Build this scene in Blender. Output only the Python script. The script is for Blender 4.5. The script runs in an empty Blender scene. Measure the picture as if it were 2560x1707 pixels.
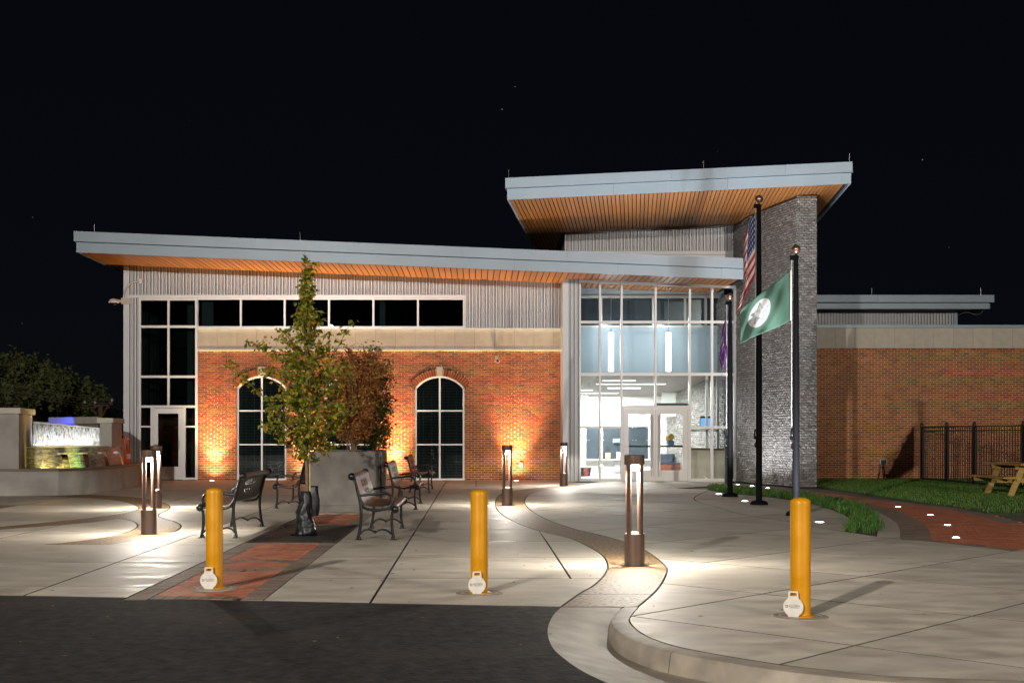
import bpy, bmesh, math, random
import numpy as np
from mathutils import Vector, Matrix, geometry

random.seed(11)
rng = np.random.default_rng(5)
scene = bpy.context.scene
COL = scene.collection
R = math.radians

# ------------------------------------------------------------------ camera
F, PX, PY, H = 3050.0, 1190.0, 1085.0, 1.40        # focal length and principal point in photo pixels, eye height
cam_d = bpy.data.cameras.new('camera')
cam_d.sensor_width = 36.0
cam_d.lens = 36.0 * F / 2560.0
cam_d.shift_x = (1280.0 - PX) / 2560.0
cam_d.shift_y = (PY - 853.5) / 2560.0
cam_d.clip_start = 0.1
cam_d.clip_end = 2000.0
cam = bpy.data.objects.new('camera', cam_d)
cam.location = (0, 0, H)
cam.rotation_euler = (R(90), 0, 0)
COL.objects.link(cam)
scene.camera = cam

# ------------------------------------------------------------------ world: night sky with faint stars
world = bpy.data.worlds.new('World')
scene.world = world
world.use_nodes = True
wn, wl = world.node_tree.nodes, world.node_tree.links
wn.clear()
w_out = wn.new('ShaderNodeOutputWorld')
w_bg = wn.new('ShaderNodeBackground')
w_sky = wn.new('ShaderNodeTexSky')
w_sky.sky_type = 'NISHITA'
w_sky.sun_disc = False
w_sky.sun_elevation = R(35)
w_sky.sun_rotation = R(160)
w_sky.dust_density = 0.3
w_tc = wn.new('ShaderNodeTexCoord')
w_vo = wn.new('ShaderNodeTexVoronoi')
w_vo.inputs['Scale'].default_value = 95.0
w_lt = wn.new('ShaderNodeMath'); w_lt.operation = 'LESS_THAN'; w_lt.inputs[1].default_value = 0.055
w_sep = wn.new('ShaderNodeSeparateColor')
w_pick = wn.new('ShaderNodeMath'); w_pick.operation = 'GREATER_THAN'; w_pick.inputs[1].default_value = 0.93
w_mul = wn.new('ShaderNodeMath'); w_mul.operation = 'MULTIPLY'
w_str = wn.new('ShaderNodeMath'); w_str.operation = 'MULTIPLY'; w_str.inputs[1].default_value = 0.12
w_bg2 = wn.new('ShaderNodeBackground')
w_bg2.inputs['Color'].default_value = (0.8, 0.87, 1.0, 1)
w_add = wn.new('ShaderNodeAddShader')
w_flat = wn.new('ShaderNodeMix'); w_flat.data_type = 'RGBA'; w_flat.inputs[0].default_value = 0.85
wl.new(w_sky.outputs[0], w_flat.inputs[6])
w_flat.inputs[7].default_value = (2.0, 2.2, 4.0, 1)
wl.new(w_flat.outputs[2], w_bg.inputs['Color'])
w_bg.inputs['Strength'].default_value = 0.0010
wl.new(w_tc.outputs['Generated'], w_vo.inputs['Vector'])
wl.new(w_vo.outputs['Distance'], w_lt.inputs[0])
wl.new(w_vo.outputs['Color'], w_sep.inputs[0])
wl.new(w_sep.outputs[0], w_pick.inputs[0])
wl.new(w_lt.outputs[0], w_mul.inputs[0]); wl.new(w_pick.outputs[0], w_mul.inputs[1])
wl.new(w_mul.outputs[0], w_str.inputs[0])
wl.new(w_str.outputs[0], w_bg2.inputs['Strength'])
wl.new(w_bg.outputs[0], w_add.inputs[0]); wl.new(w_bg2.outputs[0], w_add.inputs[1])
wl.new(w_add.outputs[0], w_out.inputs['Surface'])

# moonlight: the one sun, very faint
sun_d = bpy.data.lights.new('moon', 'SUN')
sun_d.energy = 0.05
sun_d.angle = R(0.5)
sun_d.color = (1.0, 0.96, 0.9)
sun = bpy.data.objects.new('moon', sun_d)
sun.rotation_euler = (R(55), 0, R(-20))
COL.objects.link(sun)

# lamp strengths (each used in that lamp's own builder)
P_STREET = 50000.0
P_BOLLARD = 370.0
P_WALLUP = 290.0
P_FLAGUP = 1700.0
P_PATHUP = 250.0
P_STRIP = 3.2
P_LOBBY = 560.0

scene.view_settings.view_transform = 'Standard'
scene.view_settings.look = 'None'
scene.view_settings.gamma = 1.0
scene.view_settings.exposure = 0.0
scene.view_settings.use_curve_mapping = False
scene.cycles.use_denoising = True
scene.cycles.max_bounces = 6
scene.cycles.diffuse_bounces = 3
scene.cycles.glossy_bounces = 3
scene.cycles.transmission_bounces = 4
scene.cycles.transparent_max_bounces = 14
scene.cycles.sample_clamp_indirect = 4.0
scene.cycles.sample_clamp_direct = 0.0
scene.cycles.caustics_reflective = False
scene.cycles.caustics_refractive = False
scene.cycles.blur_glossy = 0.5
scene.cycles.use_light_tree = True

# ------------------------------------------------------------------ helpers
def G(x, y, z=0.0):
    s = (H - z) / (y - PY)
    return ((x - PX) * s, F * s)

def P(x, y, s):
    return ((x - PX) * s, F * s, H - (y - PY) * s)

WM = {}

def wm(o):
    return WM.get(o.name, Matrix.Identity(4))

class MB:
    def __init__(self):
        self.v, self.f, self.mi, self.uv = [], [], [], None
    def add(self, vs, fs, m=0):
        b = len(self.v)
        self.v += [tuple(p) for p in vs]
        for f in fs:
            self.f.append(tuple(i + b for i in f)); self.mi.append(m)
        return self
    def box(self, x0, x1, y0, y1, z0, z1, m=0):
        return self.add([(x0,y0,z0),(x1,y0,z0),(x1,y1,z0),(x0,y1,z0),(x0,y0,z1),(x1,y0,z1),(x1,y1,z1),(x0,y1,z1)],
                        [(0,3,2,1),(4,5,6,7),(0,1,5,4),(1,2,6,5),(2,3,7,6),(3,0,4,7)], m)
    def obox(self, M4, sx, sy, sz, m=0):
        c = [(-.5,-.5,-.5),(.5,-.5,-.5),(.5,.5,-.5),(-.5,.5,-.5),(-.5,-.5,.5),(.5,-.5,.5),(.5,.5,.5),(-.5,.5,.5)]
        return self.add([M4 @ Vector((a*sx,b*sy,d*sz)) for a,b,d in c],
                        [(0,3,2,1),(4,5,6,7),(0,1,5,4),(1,2,6,5),(2,3,7,6),(3,0,4,7)], m)
    def hexa(self, lo, hi, m=0):            # lo, hi: four points each
        return self.add(list(lo)+list(hi), [(0,3,2,1),(4,5,6,7),(0,1,5,4),(1,2,6,5),(2,3,7,6),(3,0,4,7)], m)
    def prism(self, poly, z0, z1, m=0):
        n = len(poly)
        vs = [(x,y,z0) for x,y in poly] + [(x,y,z1) for x,y in poly]
        fs = [tuple(range(n-1,-1,-1)), tuple(range(n,2*n))] + [(i,(i+1)%n,n+(i+1)%n,n+i) for i in range(n)]
        return self.add(vs, fs, m)
    def prism_y(self, poly, y0, y1, m=0):   # poly in (x, z)
        n = len(poly)
        vs = [(x,y0,z) for x,z in poly] + [(x,y1,z) for x,z in poly]
        fs = [tuple(range(n)), tuple(range(2*n-1,n-1,-1))] + [(i,n+i,n+(i+1)%n,(i+1)%n) for i in range(n)]
        return self.add(vs, fs, m)
    def prism_x(self, poly, x0, x1, m=0):   # poly in (y, z)
        n = len(poly)
        vs = [(x0,y,z) for y,z in poly] + [(x1,y,z) for y,z in poly]
        fs = [tuple(range(n)), tuple(range(2*n-1,n-1,-1))] + [(i,n+i,n+(i+1)%n,(i+1)%n) for i in range(n)]
        return self.add(vs, fs, m)
    def tube(self, pts, r, n=8, m=0, cap=True):
        pts = [Vector(p) for p in pts]
        k = len(pts)
        rs = r if isinstance(r, (list, tuple)) else [r]*k
        base = len(self.v)
        up = Vector((0,0,1))
        prev = None
        for i, p in enumerate(pts):
            t = (pts[min(i+1,k-1)] - pts[max(i-1,0)])
            if t.length < 1e-9: t = Vector((0,0,1))
            t.normalize()
            if prev is None:
                a = t.cross(up)
                if a.length < 1e-3: a = t.cross(Vector((1,0,0)))
            else:
                a = prev - t * prev.dot(t)
                if a.length < 1e-4: a = t.cross(up)
            a.normalize(); prev = a
            b = t.cross(a)
            for j in range(n):
                an = 2*math.pi*j/n
                self.v.append(tuple(p + (a*math.cos(an) + b*math.sin(an))*rs[i]))
        for i in range(k-1):
            for j in range(n):
                self.f.append((base+i*n+j, base+i*n+(j+1)%n, base+(i+1)*n+(j+1)%n, base+(i+1)*n+j)); self.mi.append(m)
        if cap:
            self.f.append(tuple(base+j for j in range(n-1,-1,-1))); self.mi.append(m)
            self.f.append(tuple(base+(k-1)*n+j for j in range(n))); self.mi.append(m)
        return self
    def lathe(self, prof, c=(0,0,0), n=24, m=0):
        base = len(self.v)
        k = len(prof)
        for r_, z in prof:
            for j in range(n):
                an = 2*math.pi*j/n
                self.v.append((c[0]+r_*math.cos(an), c[1]+r_*math.sin(an), c[2]+z))
        for i in range(k-1):
            for j in range(n):
                self.f.append((base+i*n+j, base+i*n+(j+1)%n, base+(i+1)*n+(j+1)%n, base+(i+1)*n+j)); self.mi.append(m)
        self.f.append(tuple(base+j for j in range(n-1,-1,-1))); self.mi.append(m)
        self.f.append(tuple(base+(k-1)*n+j for j in range(n))); self.mi.append(m)
        return self
    def ball(self, c, r, n=14, k=8, m=0):
        return self.lathe([(max(r*math.sin(math.pi*i/k),1e-4), -r*math.cos(math.pi*i/k)) for i in range(k+1)], c, n, m)
    def mesh(self, name, mats, smooth=False):
        me = bpy.data.meshes.new(name)
        me.from_pydata(self.v, [], self.f)
        for mt in (mats if isinstance(mats, (list, tuple)) else [mats]):
            me.materials.append(mt)
        if any(self.mi):
            me.polygons.foreach_set('material_index', self.mi)
        if smooth:
            me.polygons.foreach_set('use_smooth', [True]*len(me.polygons))
            if smooth is not True:
                me.set_sharp_from_angle(angle=R(smooth))
        me.update()
        return me
    def build(self, name, mats, parent=None, smooth=False, local=False):
        return link(self.mesh(name, mats, smooth), name, parent, local)

def link(data, name, parent=None, local=False):
    o = bpy.data.objects.new(name, data)
    COL.objects.link(o)
    if parent is not None:
        o.parent = parent
        if not local:
            o.matrix_parent_inverse = wm(parent).inverted()
            WM[o.name] = Matrix.Identity(4)
        else:
            WM[o.name] = wm(parent).copy()
    return o

def tag(o, label=None, cat=None, group=None, kind=None):
    if label: o['label'] = label
    if cat: o['category'] = cat
    if group: o['group'] = group
    if kind: o['kind'] = kind
    return o

def thing(name, label, cat, loc=(0,0,0), rz=0.0, group=None, kind=None):
    o = bpy.data.objects.new(name, None)
    o.empty_display_size = 0.2
    o.location = loc; o.rotation_euler = (0,0,rz)
    COL.objects.link(o)
    WM[o.name] = Matrix.Translation(loc) @ Matrix.Rotation(rz, 4, 'Z')
    return tag(o, label, cat, group, kind)

def copy_tree(o, parent=None):
    c = o.copy(); COL.objects.link(c); c.parent = parent
    for ch in list(o.children):
        copy_tree(ch, c)
    return c

def place(proto, first, loc, rz=0.0, label=None):
    o = proto if first else copy_tree(proto)
    o.location = loc; o.rotation_euler = (0,0,rz)
    if label: o['label'] = label
    return o

def light(kind, name, loc, power, color, parent=None, target=None, size=90, blend=0.5, radius=0.03, local=False, sy=None):
    d = bpy.data.lights.new(name, kind)
    d.energy = power; d.color = color
    if kind == 'SPOT':
        d.spot_size = R(size); d.spot_blend = blend; d.shadow_soft_size = radius
    elif kind == 'POINT':
        d.shadow_soft_size = radius
    elif kind == 'AREA':
        d.shape = 'RECTANGLE'; d.size = size; d.size_y = sy or size
    o = link(d, name, parent, local)
    o.location = loc
    if target is not None:
        o.rotation_euler = (Vector(target) - Vector(loc)).to_track_quat('-Z', 'Y').to_euler()
    return o

def text_mesh(body, size, align='CENTER', extrude=0.0):
    cu = bpy.data.curves.new('lettering', 'FONT')
    cu.body = body; cu.size = size; cu.align_x = align; cu.align_y = 'CENTER'; cu.extrude = extrude
    cu.resolution_u = 2
    o = bpy.data.objects.new('lettering', cu)
    me = bpy.data.meshes.new_from_object(o)
    bpy.data.objects.remove(o)
    return me

# ------------------------------------------------------------------ materials
def M(name, col, rough=0.6, metal=0.0, var=0.12, vscale=3.0, bump=0.0, bscale=60.0, stretch=None, spec=0.5,
      island=0.0, ramp=None, coat=0.0, detail=6.0, spots=None, rvar=0.0, sheen=0.0, trans=0.0):
    m = bpy.data.materials.new(name); m.use_nodes = True
    nt = m.node_tree; n = nt.nodes; l = nt.links
    b = n['Principled BSDF']
    b.inputs['Roughness'].default_value = rough
    b.inputs['Metallic'].default_value = metal
    b.inputs['Specular IOR Level'].default_value = spec
    if coat: b.inputs['Coat Weight'].default_value = coat; b.inputs['Coat Roughness'].default_value = 0.15
    tc = n.new('ShaderNodeTexCoord'); vec = tc.outputs['Object']
    if stretch:
        mp = n.new('ShaderNodeMapping'); mp.inputs['Scale'].default_value = stretch
        l.new(vec, mp.inputs['Vector']); vec = mp.outputs[0]
    cur = None
    if ramp:
        oi = n.new('ShaderNodeObjectInfo'); ge = n.new('ShaderNodeNewGeometry')
        ad = n.new('ShaderNodeMath'); ad.operation = 'ADD'
        l.new(oi.outputs['Random'], ad.inputs[0]); l.new(ge.outputs['Random Per Island'], ad.inputs[1])
        fr = n.new('ShaderNodeMath'); fr.operation = 'FRACT'; l.new(ad.outputs[0], fr.inputs[0])
        cr = n.new('ShaderNodeValToRGB'); cr.color_ramp.interpolation = 'LINEAR'
        el = cr.color_ramp.elements
        el[0].position = ramp[0][0]; el[0].color = (*ramp[0][1], 1)
        el[1].position = ramp[-1][0]; el[1].color = (*ramp[-1][1], 1)
        for p_, c_ in ramp[1:-1]:
            e = el.new(p_); e.color = (*c_, 1)
        l.new(fr.outputs[0], cr.inputs[0]); cur = cr.outputs[0]
    else:
        rgb = n.new('ShaderNodeRGB'); rgb.outputs[0].default_value = (*col, 1); cur = rgb.outputs[0]
        if island:
            oi = n.new('ShaderNodeObjectInfo'); ge = n.new('ShaderNodeNewGeometry')
            ad = n.new('ShaderNodeMath'); ad.operation = 'ADD'
            l.new(oi.outputs['Random'], ad.inputs[0]); l.new(ge.outputs['Random Per Island'], ad.inputs[1])
            fr = n.new('ShaderNodeMath'); fr.operation = 'FRACT'; l.new(ad.outputs[0], fr.inputs[0])
            mr = n.new('ShaderNodeMapRange'); mr.inputs[3].default_value = 1-island; mr.inputs[4].default_value = 1+island
            l.new(fr.outputs[0], mr.inputs[0])
            vm = n.new('ShaderNodeVectorMath'); vm.operation = 'SCALE'
            l.new(cur, vm.inputs[0]); l.new(mr.outputs[0], vm.inputs['Scale']); cur = vm.outputs[0]
    if var:
        nz = n.new('ShaderNodeTexNoise'); nz.inputs['Scale'].default_value = vscale; nz.inputs['Detail'].default_value = detail
        l.new(vec, nz.inputs['Vector'])
        mr = n.new('ShaderNodeMapRange'); mr.inputs[1].default_value = 0.3; mr.inputs[2].default_value = 0.7
        mr.inputs[3].default_value = 1-var; mr.inputs[4].default_value = 1+var
        l.new(nz.outputs[0], mr.inputs[0])
        vm = n.new('ShaderNodeVectorMath'); vm.operation = 'SCALE'
        l.new(cur, vm.inputs[0]); l.new(mr.outputs[0], vm.inputs['Scale']); cur = vm.outputs[0]
        if rvar:
            m2 = n.new('ShaderNodeMapRange'); m2.inputs[1].default_value = 0.3; m2.inputs[2].default_value = 0.7
            m2.inputs[3].default_value = max(rough-rvar, 0.05); m2.inputs[4].default_value = min(rough+rvar, 1)
            l.new(nz.outputs[0], m2.inputs[0]); l.new(m2.outputs[0], b.inputs['Roughness'])
    if spots:            # (scale, colour, threshold, amount)
        sz = n.new('ShaderNodeTexNoise'); sz.inputs['Scale'].default_value = spots[0]; sz.inputs['Detail'].default_value = 5
        l.new(tc.outputs['Object'], sz.inputs['Vector'])
        mr = n.new('ShaderNodeMapRange'); mr.inputs[1].default_value = spots[2]; mr.inputs[2].default_value = spots[2]+0.12
        mr.inputs[3].default_value = 0; mr.inputs[4].default_value = spots[3]
        l.new(sz.outputs[0], mr.inputs[0])
        mx = n.new('ShaderNodeMix'); mx.data_type = 'RGBA'
        l.new(mr.outputs[0], mx.inputs[0]); l.new(cur, mx.inputs[6]); mx.inputs[7].default_value = (*spots[1], 1)
        cur = mx.outputs[2]
    l.new(cur, b.inputs['Base Color'])
    if bump:
        nb = n.new('ShaderNodeTexNoise'); nb.inputs['Scale'].default_value = bscale; nb.inputs['Detail'].default_value = 4
        l.new(vec, nb.inputs['Vector'])
        bp = n.new('ShaderNodeBump'); bp.inputs['Strength'].default_value = bump; bp.inputs['Distance'].default_value = 0.01
        l.new(nb.outputs[0], bp.inputs['Height']); l.new(bp.outputs[0], b.inputs['Normal'])
    if trans:
        tl = n.new('ShaderNodeBsdfTranslucent'); l.new(cur, tl.inputs['Color'])
        mx = n.new('ShaderNodeMixShader'); mx.inputs[0].default_value = trans
        l.new(b.outputs[0], mx.inputs[1]); l.new(tl.outputs[0], mx.inputs[2])
        l.new(mx.outputs[0], n['Material Output'].inputs['Surface'])
    return m

def EM(name, col, strength):
    m = bpy.data.materials.new(name); m.use_nodes = True
    n = m.node_tree.nodes; n.clear()
    e = n.new('ShaderNodeEmission'); e.inputs[0].default_value = (*col, 1); e.inputs[1].default_value = strength
    o = n.new('ShaderNodeOutputMaterial'); m.node_tree.links.new(e.outputs[0], o.inputs[0])
    return m

def GLASS(name, tint, refl=1.0, rough=0.0):
    m = bpy.data.materials.new(name); m.use_nodes = True
    n = m.node_tree.nodes; l = m.node_tree.links; n.clear()
    t = n.new('ShaderNodeBsdfTransparent'); t.inputs[0].default_value = (*tint, 1)
    g = n.new('ShaderNodeBsdfGlossy'); g.inputs['Roughness'].default_value = rough
    fr = n.new('ShaderNodeFresnel'); fr.inputs[0].default_value = 1.5
    mu = n.new('ShaderNodeMath'); mu.operation = 'MULTIPLY'; mu.inputs[1].default_value = refl; mu.use_clamp = True
    l.new(fr.outputs[0], mu.inputs[0])
    mx = n.new('ShaderNodeMixShader'); l.new(mu.outputs[0], mx.inputs[0]); l.new(t.outputs[0], mx.inputs[1]); l.new(g.outputs[0], mx.inputs[2])
    o = n.new('ShaderNodeOutputMaterial'); l.new(mx.outputs[0], o.inputs[0])
    return m

BR = [(0.0,(.21,.038,.012)),(.35,(.32,.060,.013)),(.6,(.40,.080,.015)),(.8,(.45,.122,.022)),(.92,(.28,.062,.024)),(.98,(.15,.046,.026)),(1.0,(.12,.042,.028))]
m_brick = M('brick', None, .75, ramp=BR, var=.16, vscale=30, bump=.35, bscale=90, spots=(.55,(.20,.06,.03),.56,.35))
m_mortar = M('mortar', (.70,.54,.30), .9, var=.2, vscale=2.5, bump=.3, bscale=200)
m_limestone = M('limestone', (.56,.50,.40), .8, var=.08, vscale=5, bump=.12, bscale=70, island=.04)
m_joint = M('joint', (.10,.09,.07), .9)
m_siding = M('siding_metal', (.58,.60,.62), .42, .25, var=.04, vscale=2)
m_alu = M('aluminium_frame', (.60,.59,.58), .38, .35, var=.03)
m_fascia = M('fascia_metal', (.32,.39,.45), .42, .2, var=.05, vscale=1.2, island=.03, bump=.02, bscale=3)
m_wood = M('soffit_wood', (.40,.152,.034), .5, var=.2, vscale=6, stretch=(14,1,1), island=.14, coat=.15)
m_soffgap = M('soffit_gap', (.012,.008,.006), .9)
m_reveal_shade = M('siding_reveal_shade', (.15,.15,.155), .6, var=0)  # shade inside the rib recesses, painted as a darker grey
m_roof = M('roof_membrane', (.12,.12,.13), .8)
m_stone = M('split_stone', None, .55, ramp=[(0,(.14,.13,.12)),(.5,(.185,.175,.165)),(.8,(.225,.215,.20)),(1,(.30,.285,.265))], var=.4, vscale=38, bump=.8, bscale=48, spec=.7)
m_stonemortar = M('stone_mortar', (.16,.15,.135), .85, bump=.3, bscale=160)
m_dark = M('dark_interior', (.012,.013,.014), .9, var=0)
m_teal = M('interior_frame', (.12,.17,.16), .6)
m_glass = GLASS('window_glass', (.55,.62,.62), 1.3)
m_glass_clear = GLASS('entrance_glass', (.86,.90,.90), 1.0)
m_blind = M('blind_slat', (.75,.76,.74), .6, var=0)
m_white = M('interior_paint', (.78,.78,.76), .7, var=.02)
m_greywall = M('bulkhead_paint', (.40,.49,.56), .7, var=.02)
m_lobbyceil = M('lobby_ceiling', (.22,.20,.19), .5, var=.1, vscale=4, stretch=(.3,12,1))
m_floor = M('lobby_floor', (.42,.40,.37), .3, var=.08)
m_counter = M('service_glass', (.035,.045,.055), .15, var=.1)
m_conc = M('concrete', (.46,.418,.352), .6, var=.2, vscale=2.2, stretch=(.8,1.8,1), bump=.35, bscale=26, island=.15, spots=(1.6,(.26,.225,.18),.57,.5), rvar=.14, detail=10, spec=.35)
m_conc_old = M('concrete_gutter', (.27,.235,.185), .65, var=.3, vscale=4, bump=.15, bscale=60, spots=(2.5,(.2,.18,.15),.6,.6))
m_aggr = M('exposed_aggregate', (.18,.112,.052), .6, var=1.0, vscale=26, bump=1.0, bscale=45, detail=2, spec=.6)
m_asphalt = M('asphalt', (.016,.0145,.014), .85, var=1.0, vscale=9, bump=1.0, bscale=24, detail=12, spots=(.6,(.034,.028,.023),.5,.7), spec=.3)
m_bed = M('paving_bed', (.05,.04,.035), .95)
m_paver = M('paver_red', None, .65, ramp=[(0,(.30,.085,.04)),(.5,(.40,.12,.055)),(1,(.47,.165,.08))], var=.15, vscale=25, bump=.3, bscale=120)
m_paverb = M('paver_brown', None, .7, ramp=[(0,(.13,.095,.07)),(.5,(.18,.13,.095)),(1,(.23,.17,.125))], var=.15, vscale=25, bump=.3, bscale=120)
m_soil = M('mulch', (.045,.028,.018), .95, var=.5, vscale=40, bump=1, bscale=60)
m_lawn = M('lawn_soil', (.035,.055,.015), .95, var=.4, vscale=8, bump=.6, bscale=50)
m_grass = M('grass_blade', None, .55, ramp=[(0,(.045,.14,.015)),(.6,(.085,.24,.025)),(.9,(.17,.28,.04)),(1,(.42,.34,.12))], var=0, trans=.25)
m_lily = M('bed_grass', None, .5, ramp=[(0,(.03,.10,.012)),(.7,(.07,.20,.025)),(1,(.16,.28,.04))], var=0, trans=.25)
m_leaf = M('leaf_green', None, .5, ramp=[(0,(.10,.15,.010)),(.5,(.22,.25,.015)),(.8,(.36,.32,.02)),(.95,(.48,.30,.02)),(1,(.56,.20,.025))], var=0, trans=.3)
m_leafb = M('leaf_brown', None, .6, ramp=[(0,(.16,.055,.015)),(.5,(.34,.125,.03)),(.8,(.46,.19,.045)),(1,(.34,.26,.05))], var=0, trans=.2)
m_leafs = M('leaf_shrub', None, .5, ramp=[(0,(.06,.10,.014)),(.6,(.12,.16,.02)),(.85,(.22,.17,.02)),(1,(.34,.14,.02))], var=0, trans=.25)
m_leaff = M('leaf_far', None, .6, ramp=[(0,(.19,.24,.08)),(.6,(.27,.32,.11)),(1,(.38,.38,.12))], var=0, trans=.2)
m_bark = M('bark', (.17,.12,.075), .85, var=.3, vscale=20, bump=.5, bscale=60)
m_barkf = M('bark_far', (.12,.10,.08), .9, var=.2)
m_stake = M('stake_bamboo', (.45,.33,.17), .6, var=.2, vscale=10)
m_bag = M('watering_bag', (.010,.012,.012), .42, var=.3, vscale=8, spec=.5, bump=1.0, bscale=11)
m_yellow = M('yellow_sleeve', (.58,.255,.002), .36, var=.10, vscale=5, spec=.4, rvar=.12, spots=(7.0,(.42,.22,.02),.66,.6))
m_tagw = M('tag_plastic', (.60,.58,.52), .45, var=.08, vscale=20)
m_ink = M('dark_print', (.10,.07,.07), .7, var=0)
m_bronze = M('bronze_paint', (.115,.070,.052), .38, .3, var=.06, spec=.6)
m_black = M('black_gloss', (.006,.006,.007), .30, .0, var=0, spec=.45, bump=.08, bscale=25)
m_benchsheet = M('bench_metal', (.016,.012,.011), .30, .4, var=.2, vscale=3, spec=.8, bump=.25, bscale=10, stretch=(1,60,1))
m_pole = M('pole_black', (.005,.005,.006), .7, 0, var=0, spec=.06)
m_ball = M('pole_ball', (.42,.26,.18), .28, .85, var=.1, vscale=6)
m_planter = M('planter_concrete', (.17,.158,.14), .75, var=.22, vscale=4, bump=.5, bscale=110, spots=(3.0,(.10,.09,.08),.6,.6))
m_fence = M('fence_black', (.010,.011,.012), .35, var=0)
m_timber = M('picnic_timber', (.46,.30,.08), .7, var=.25, vscale=5, stretch=(1,1,6), island=.1)
m_iron = M('grate_iron', (.020,.018,.017), .5, .4, var=.3, vscale=10)
m_cream = M('fixture_cream', (.55,.52,.46), .5, var=.05)
m_fconc = M('fountain_concrete', (.34,.32,.29), .8, var=.12, vscale=2, bump=.15, bscale=60, spots=(1.1,(.20,.19,.165),.53,.6))
m_cap = M('fountain_cap', (.45,.42,.36), .75, var=.12, vscale=4, bump=.2, bscale=50)
m_rim = M('fountain_rim', (.11,.085,.055), .5, var=.2, vscale=6)
m_tile = M('mosaic_tile', None, .22, ramp=[(0,(.10,.10,.10)),(.3,(.28,.29,.29)),(.55,(.42,.44,.43)),(.75,(.50,.46,.36)),(.9,(.30,.24,.17)),(1,(.62,.66,.66))], var=0, spec=.8)
m_tile2 = M('ledger_tile', None, .3, ramp=[(0,(.05,.05,.055)),(.25,(.16,.16,.15)),(.5,(.28,.27,.24)),(.8,(.40,.37,.30)),(1,(.12,.11,.10))], var=.1, vscale=20, spec=.7)
m_orange = M('cone_orange', (.75,.10,.015), .5, var=.08)
m_conewhite = M('cone_white', (.75,.75,.72), .5, var=.05)
m_wire = M('cable_grey', (.20,.19,.17), .6, var=0)
m_cross = M('crossarm', (.20,.12,.08), .85, var=.2)
m_box = M('wall_box', (.55,.54,.50), .5, var=.03)
m_rod = M('lightning_rod', (.6,.6,.62), .4, .8, var=0)
m_chair = M('chair_vinyl', (.02,.03,.05), .4, var=0)
m_desk = M('chair_wood', (.16,.05,.03), .4, var=.15, vscale=10)
m_tanwall = M('tan_paint', (.60,.52,.40), .7, var=.04)
m_rope = M('flag_rope', (.65,.63,.58), .8, var=0)
m_bin = M('bin_grey', (.03,.035,.035), .5, var=0)
e_led = EM('led_white', (1.0,.95,.86), 40.0)
e_up = EM('uplight_lens', (1.0,.97,.93), 22.0)
e_upw = EM('uplight_warm', (1.0,.80,.55), 16.0)
e_strip = EM('led_strip', (1.0,.88,.68), 1.0)
e_pend = EM('pendant_diffuser', (1.0,.98,.96), 7.0)
e_ceil = EM('linear_light', (1.0,.98,.95), 6.0)
WARM = (1.0,.80,.56); COOL = (.92,.95,1.0); NEUT = (1.0,.90,.76)
# ------------------------------------------------------------------ many alike pieces: nearest ones single, rest joined
def unit_piece(front):
    a, b, c = .5, .485, .455
    if front == 'y':      # face towards -y, chamfered
        v = [(-a,.5,-a),(a,.5,-a),(a,.5,a),(-a,.5,a),(-a,-.3,-a),(a,-.3,-a),(a,-.3,a),(-a,-.3,a),(-b,-.5,-c),(b,-.5,-c),(b,-.5,c),(-b,-.5,c)]
        f = [(4,5,1,0),(5,6,2,1),(6,7,3,2),(7,4,0,3),(8,9,5,4),(9,10,6,5),(10,11,7,6),(11,8,4,7),(11,10,9,8)]
    else:                 # face towards +z
        v = [(-a,-a,-.5),(a,-a,-.5),(a,a,-.5),(-a,a,-.5),(-a,-a,.38),(a,-a,.38),(a,a,.38),(-a,a,.38),(-b,-.47,.5),(b,-.47,.5),(b,.47,.5),(-b,.47,.5)]
        f = [(0,1,5,4),(1,2,6,5),(2,3,7,6),(3,0,4,7),(4,5,9,8),(5,6,10,9),(6,7,11,10),(7,4,8,11),(8,9,10,11)]
    return np.array(v), f

UNIT = {}
def pieces(parent, name, mat, specs, front='y', maxn=300):
    """specs: (cx,cy,cz,dx,dy,dz,rz,ry)"""
    uv_, uf = unit_piece(front)
    key = (front, mat.name)
    if key not in UNIT:
        mb = MB(); mb.add([tuple(p) for p in uv_], uf)
        UNIT[key] = mb.mesh(name, mat)
    order = sorted(specs, key=lambda s: s[0]**2 + s[1]**2 + (s[2]-H)**2)
    for s in order[:maxn]:
        o = link(UNIT[key], name, parent)
        o.location = s[0:3]; o.scale = s[3:6]; o.rotation_euler = (0, s[7], s[6])
    rest = order[maxn:]
    if rest:
        S = np.array(rest)
        n = len(rest); k = len(uv_)
        loc = uv_[None]*S[:,None,3:6]
        cy, sy = np.cos(S[:,7])[:,None], np.sin(S[:,7])[:,None]
        x = loc[:,:,0]*cy + loc[:,:,2]*sy; z = -loc[:,:,0]*sy + loc[:,:,2]*cy; y = loc[:,:,1]
        cz, sz = np.cos(S[:,6])[:,None], np.sin(S[:,6])[:,None]
        X = x*cz - y*sz + S[:,None,0]; Y = x*sz + y*cz + S[:,None,1]; Z = z + S[:,None,2]
        V = np.stack([X,Y,Z],-1).reshape(-1,3)
        Fs = [tuple(i+j*k for i in f) for j in range(n) for f in uf]
        me = bpy.data.meshes.new(name); me.from_pydata(V.tolist(), [], Fs); me.materials.append(mat); me.update()
        o = link(me, name, parent); o['kind'] = 'stuff'

def inpoly(p, poly):
    x, y = p; c = False; n = len(poly); j = n-1
    for i in range(n):
        xi, yi = poly[i]; xj, yj = poly[j]
        if (yi > y) != (yj > y) and x < (xj-xi)*(y-yi)/(yj-yi)+xi: c = not c
        j = i
    return c

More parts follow.
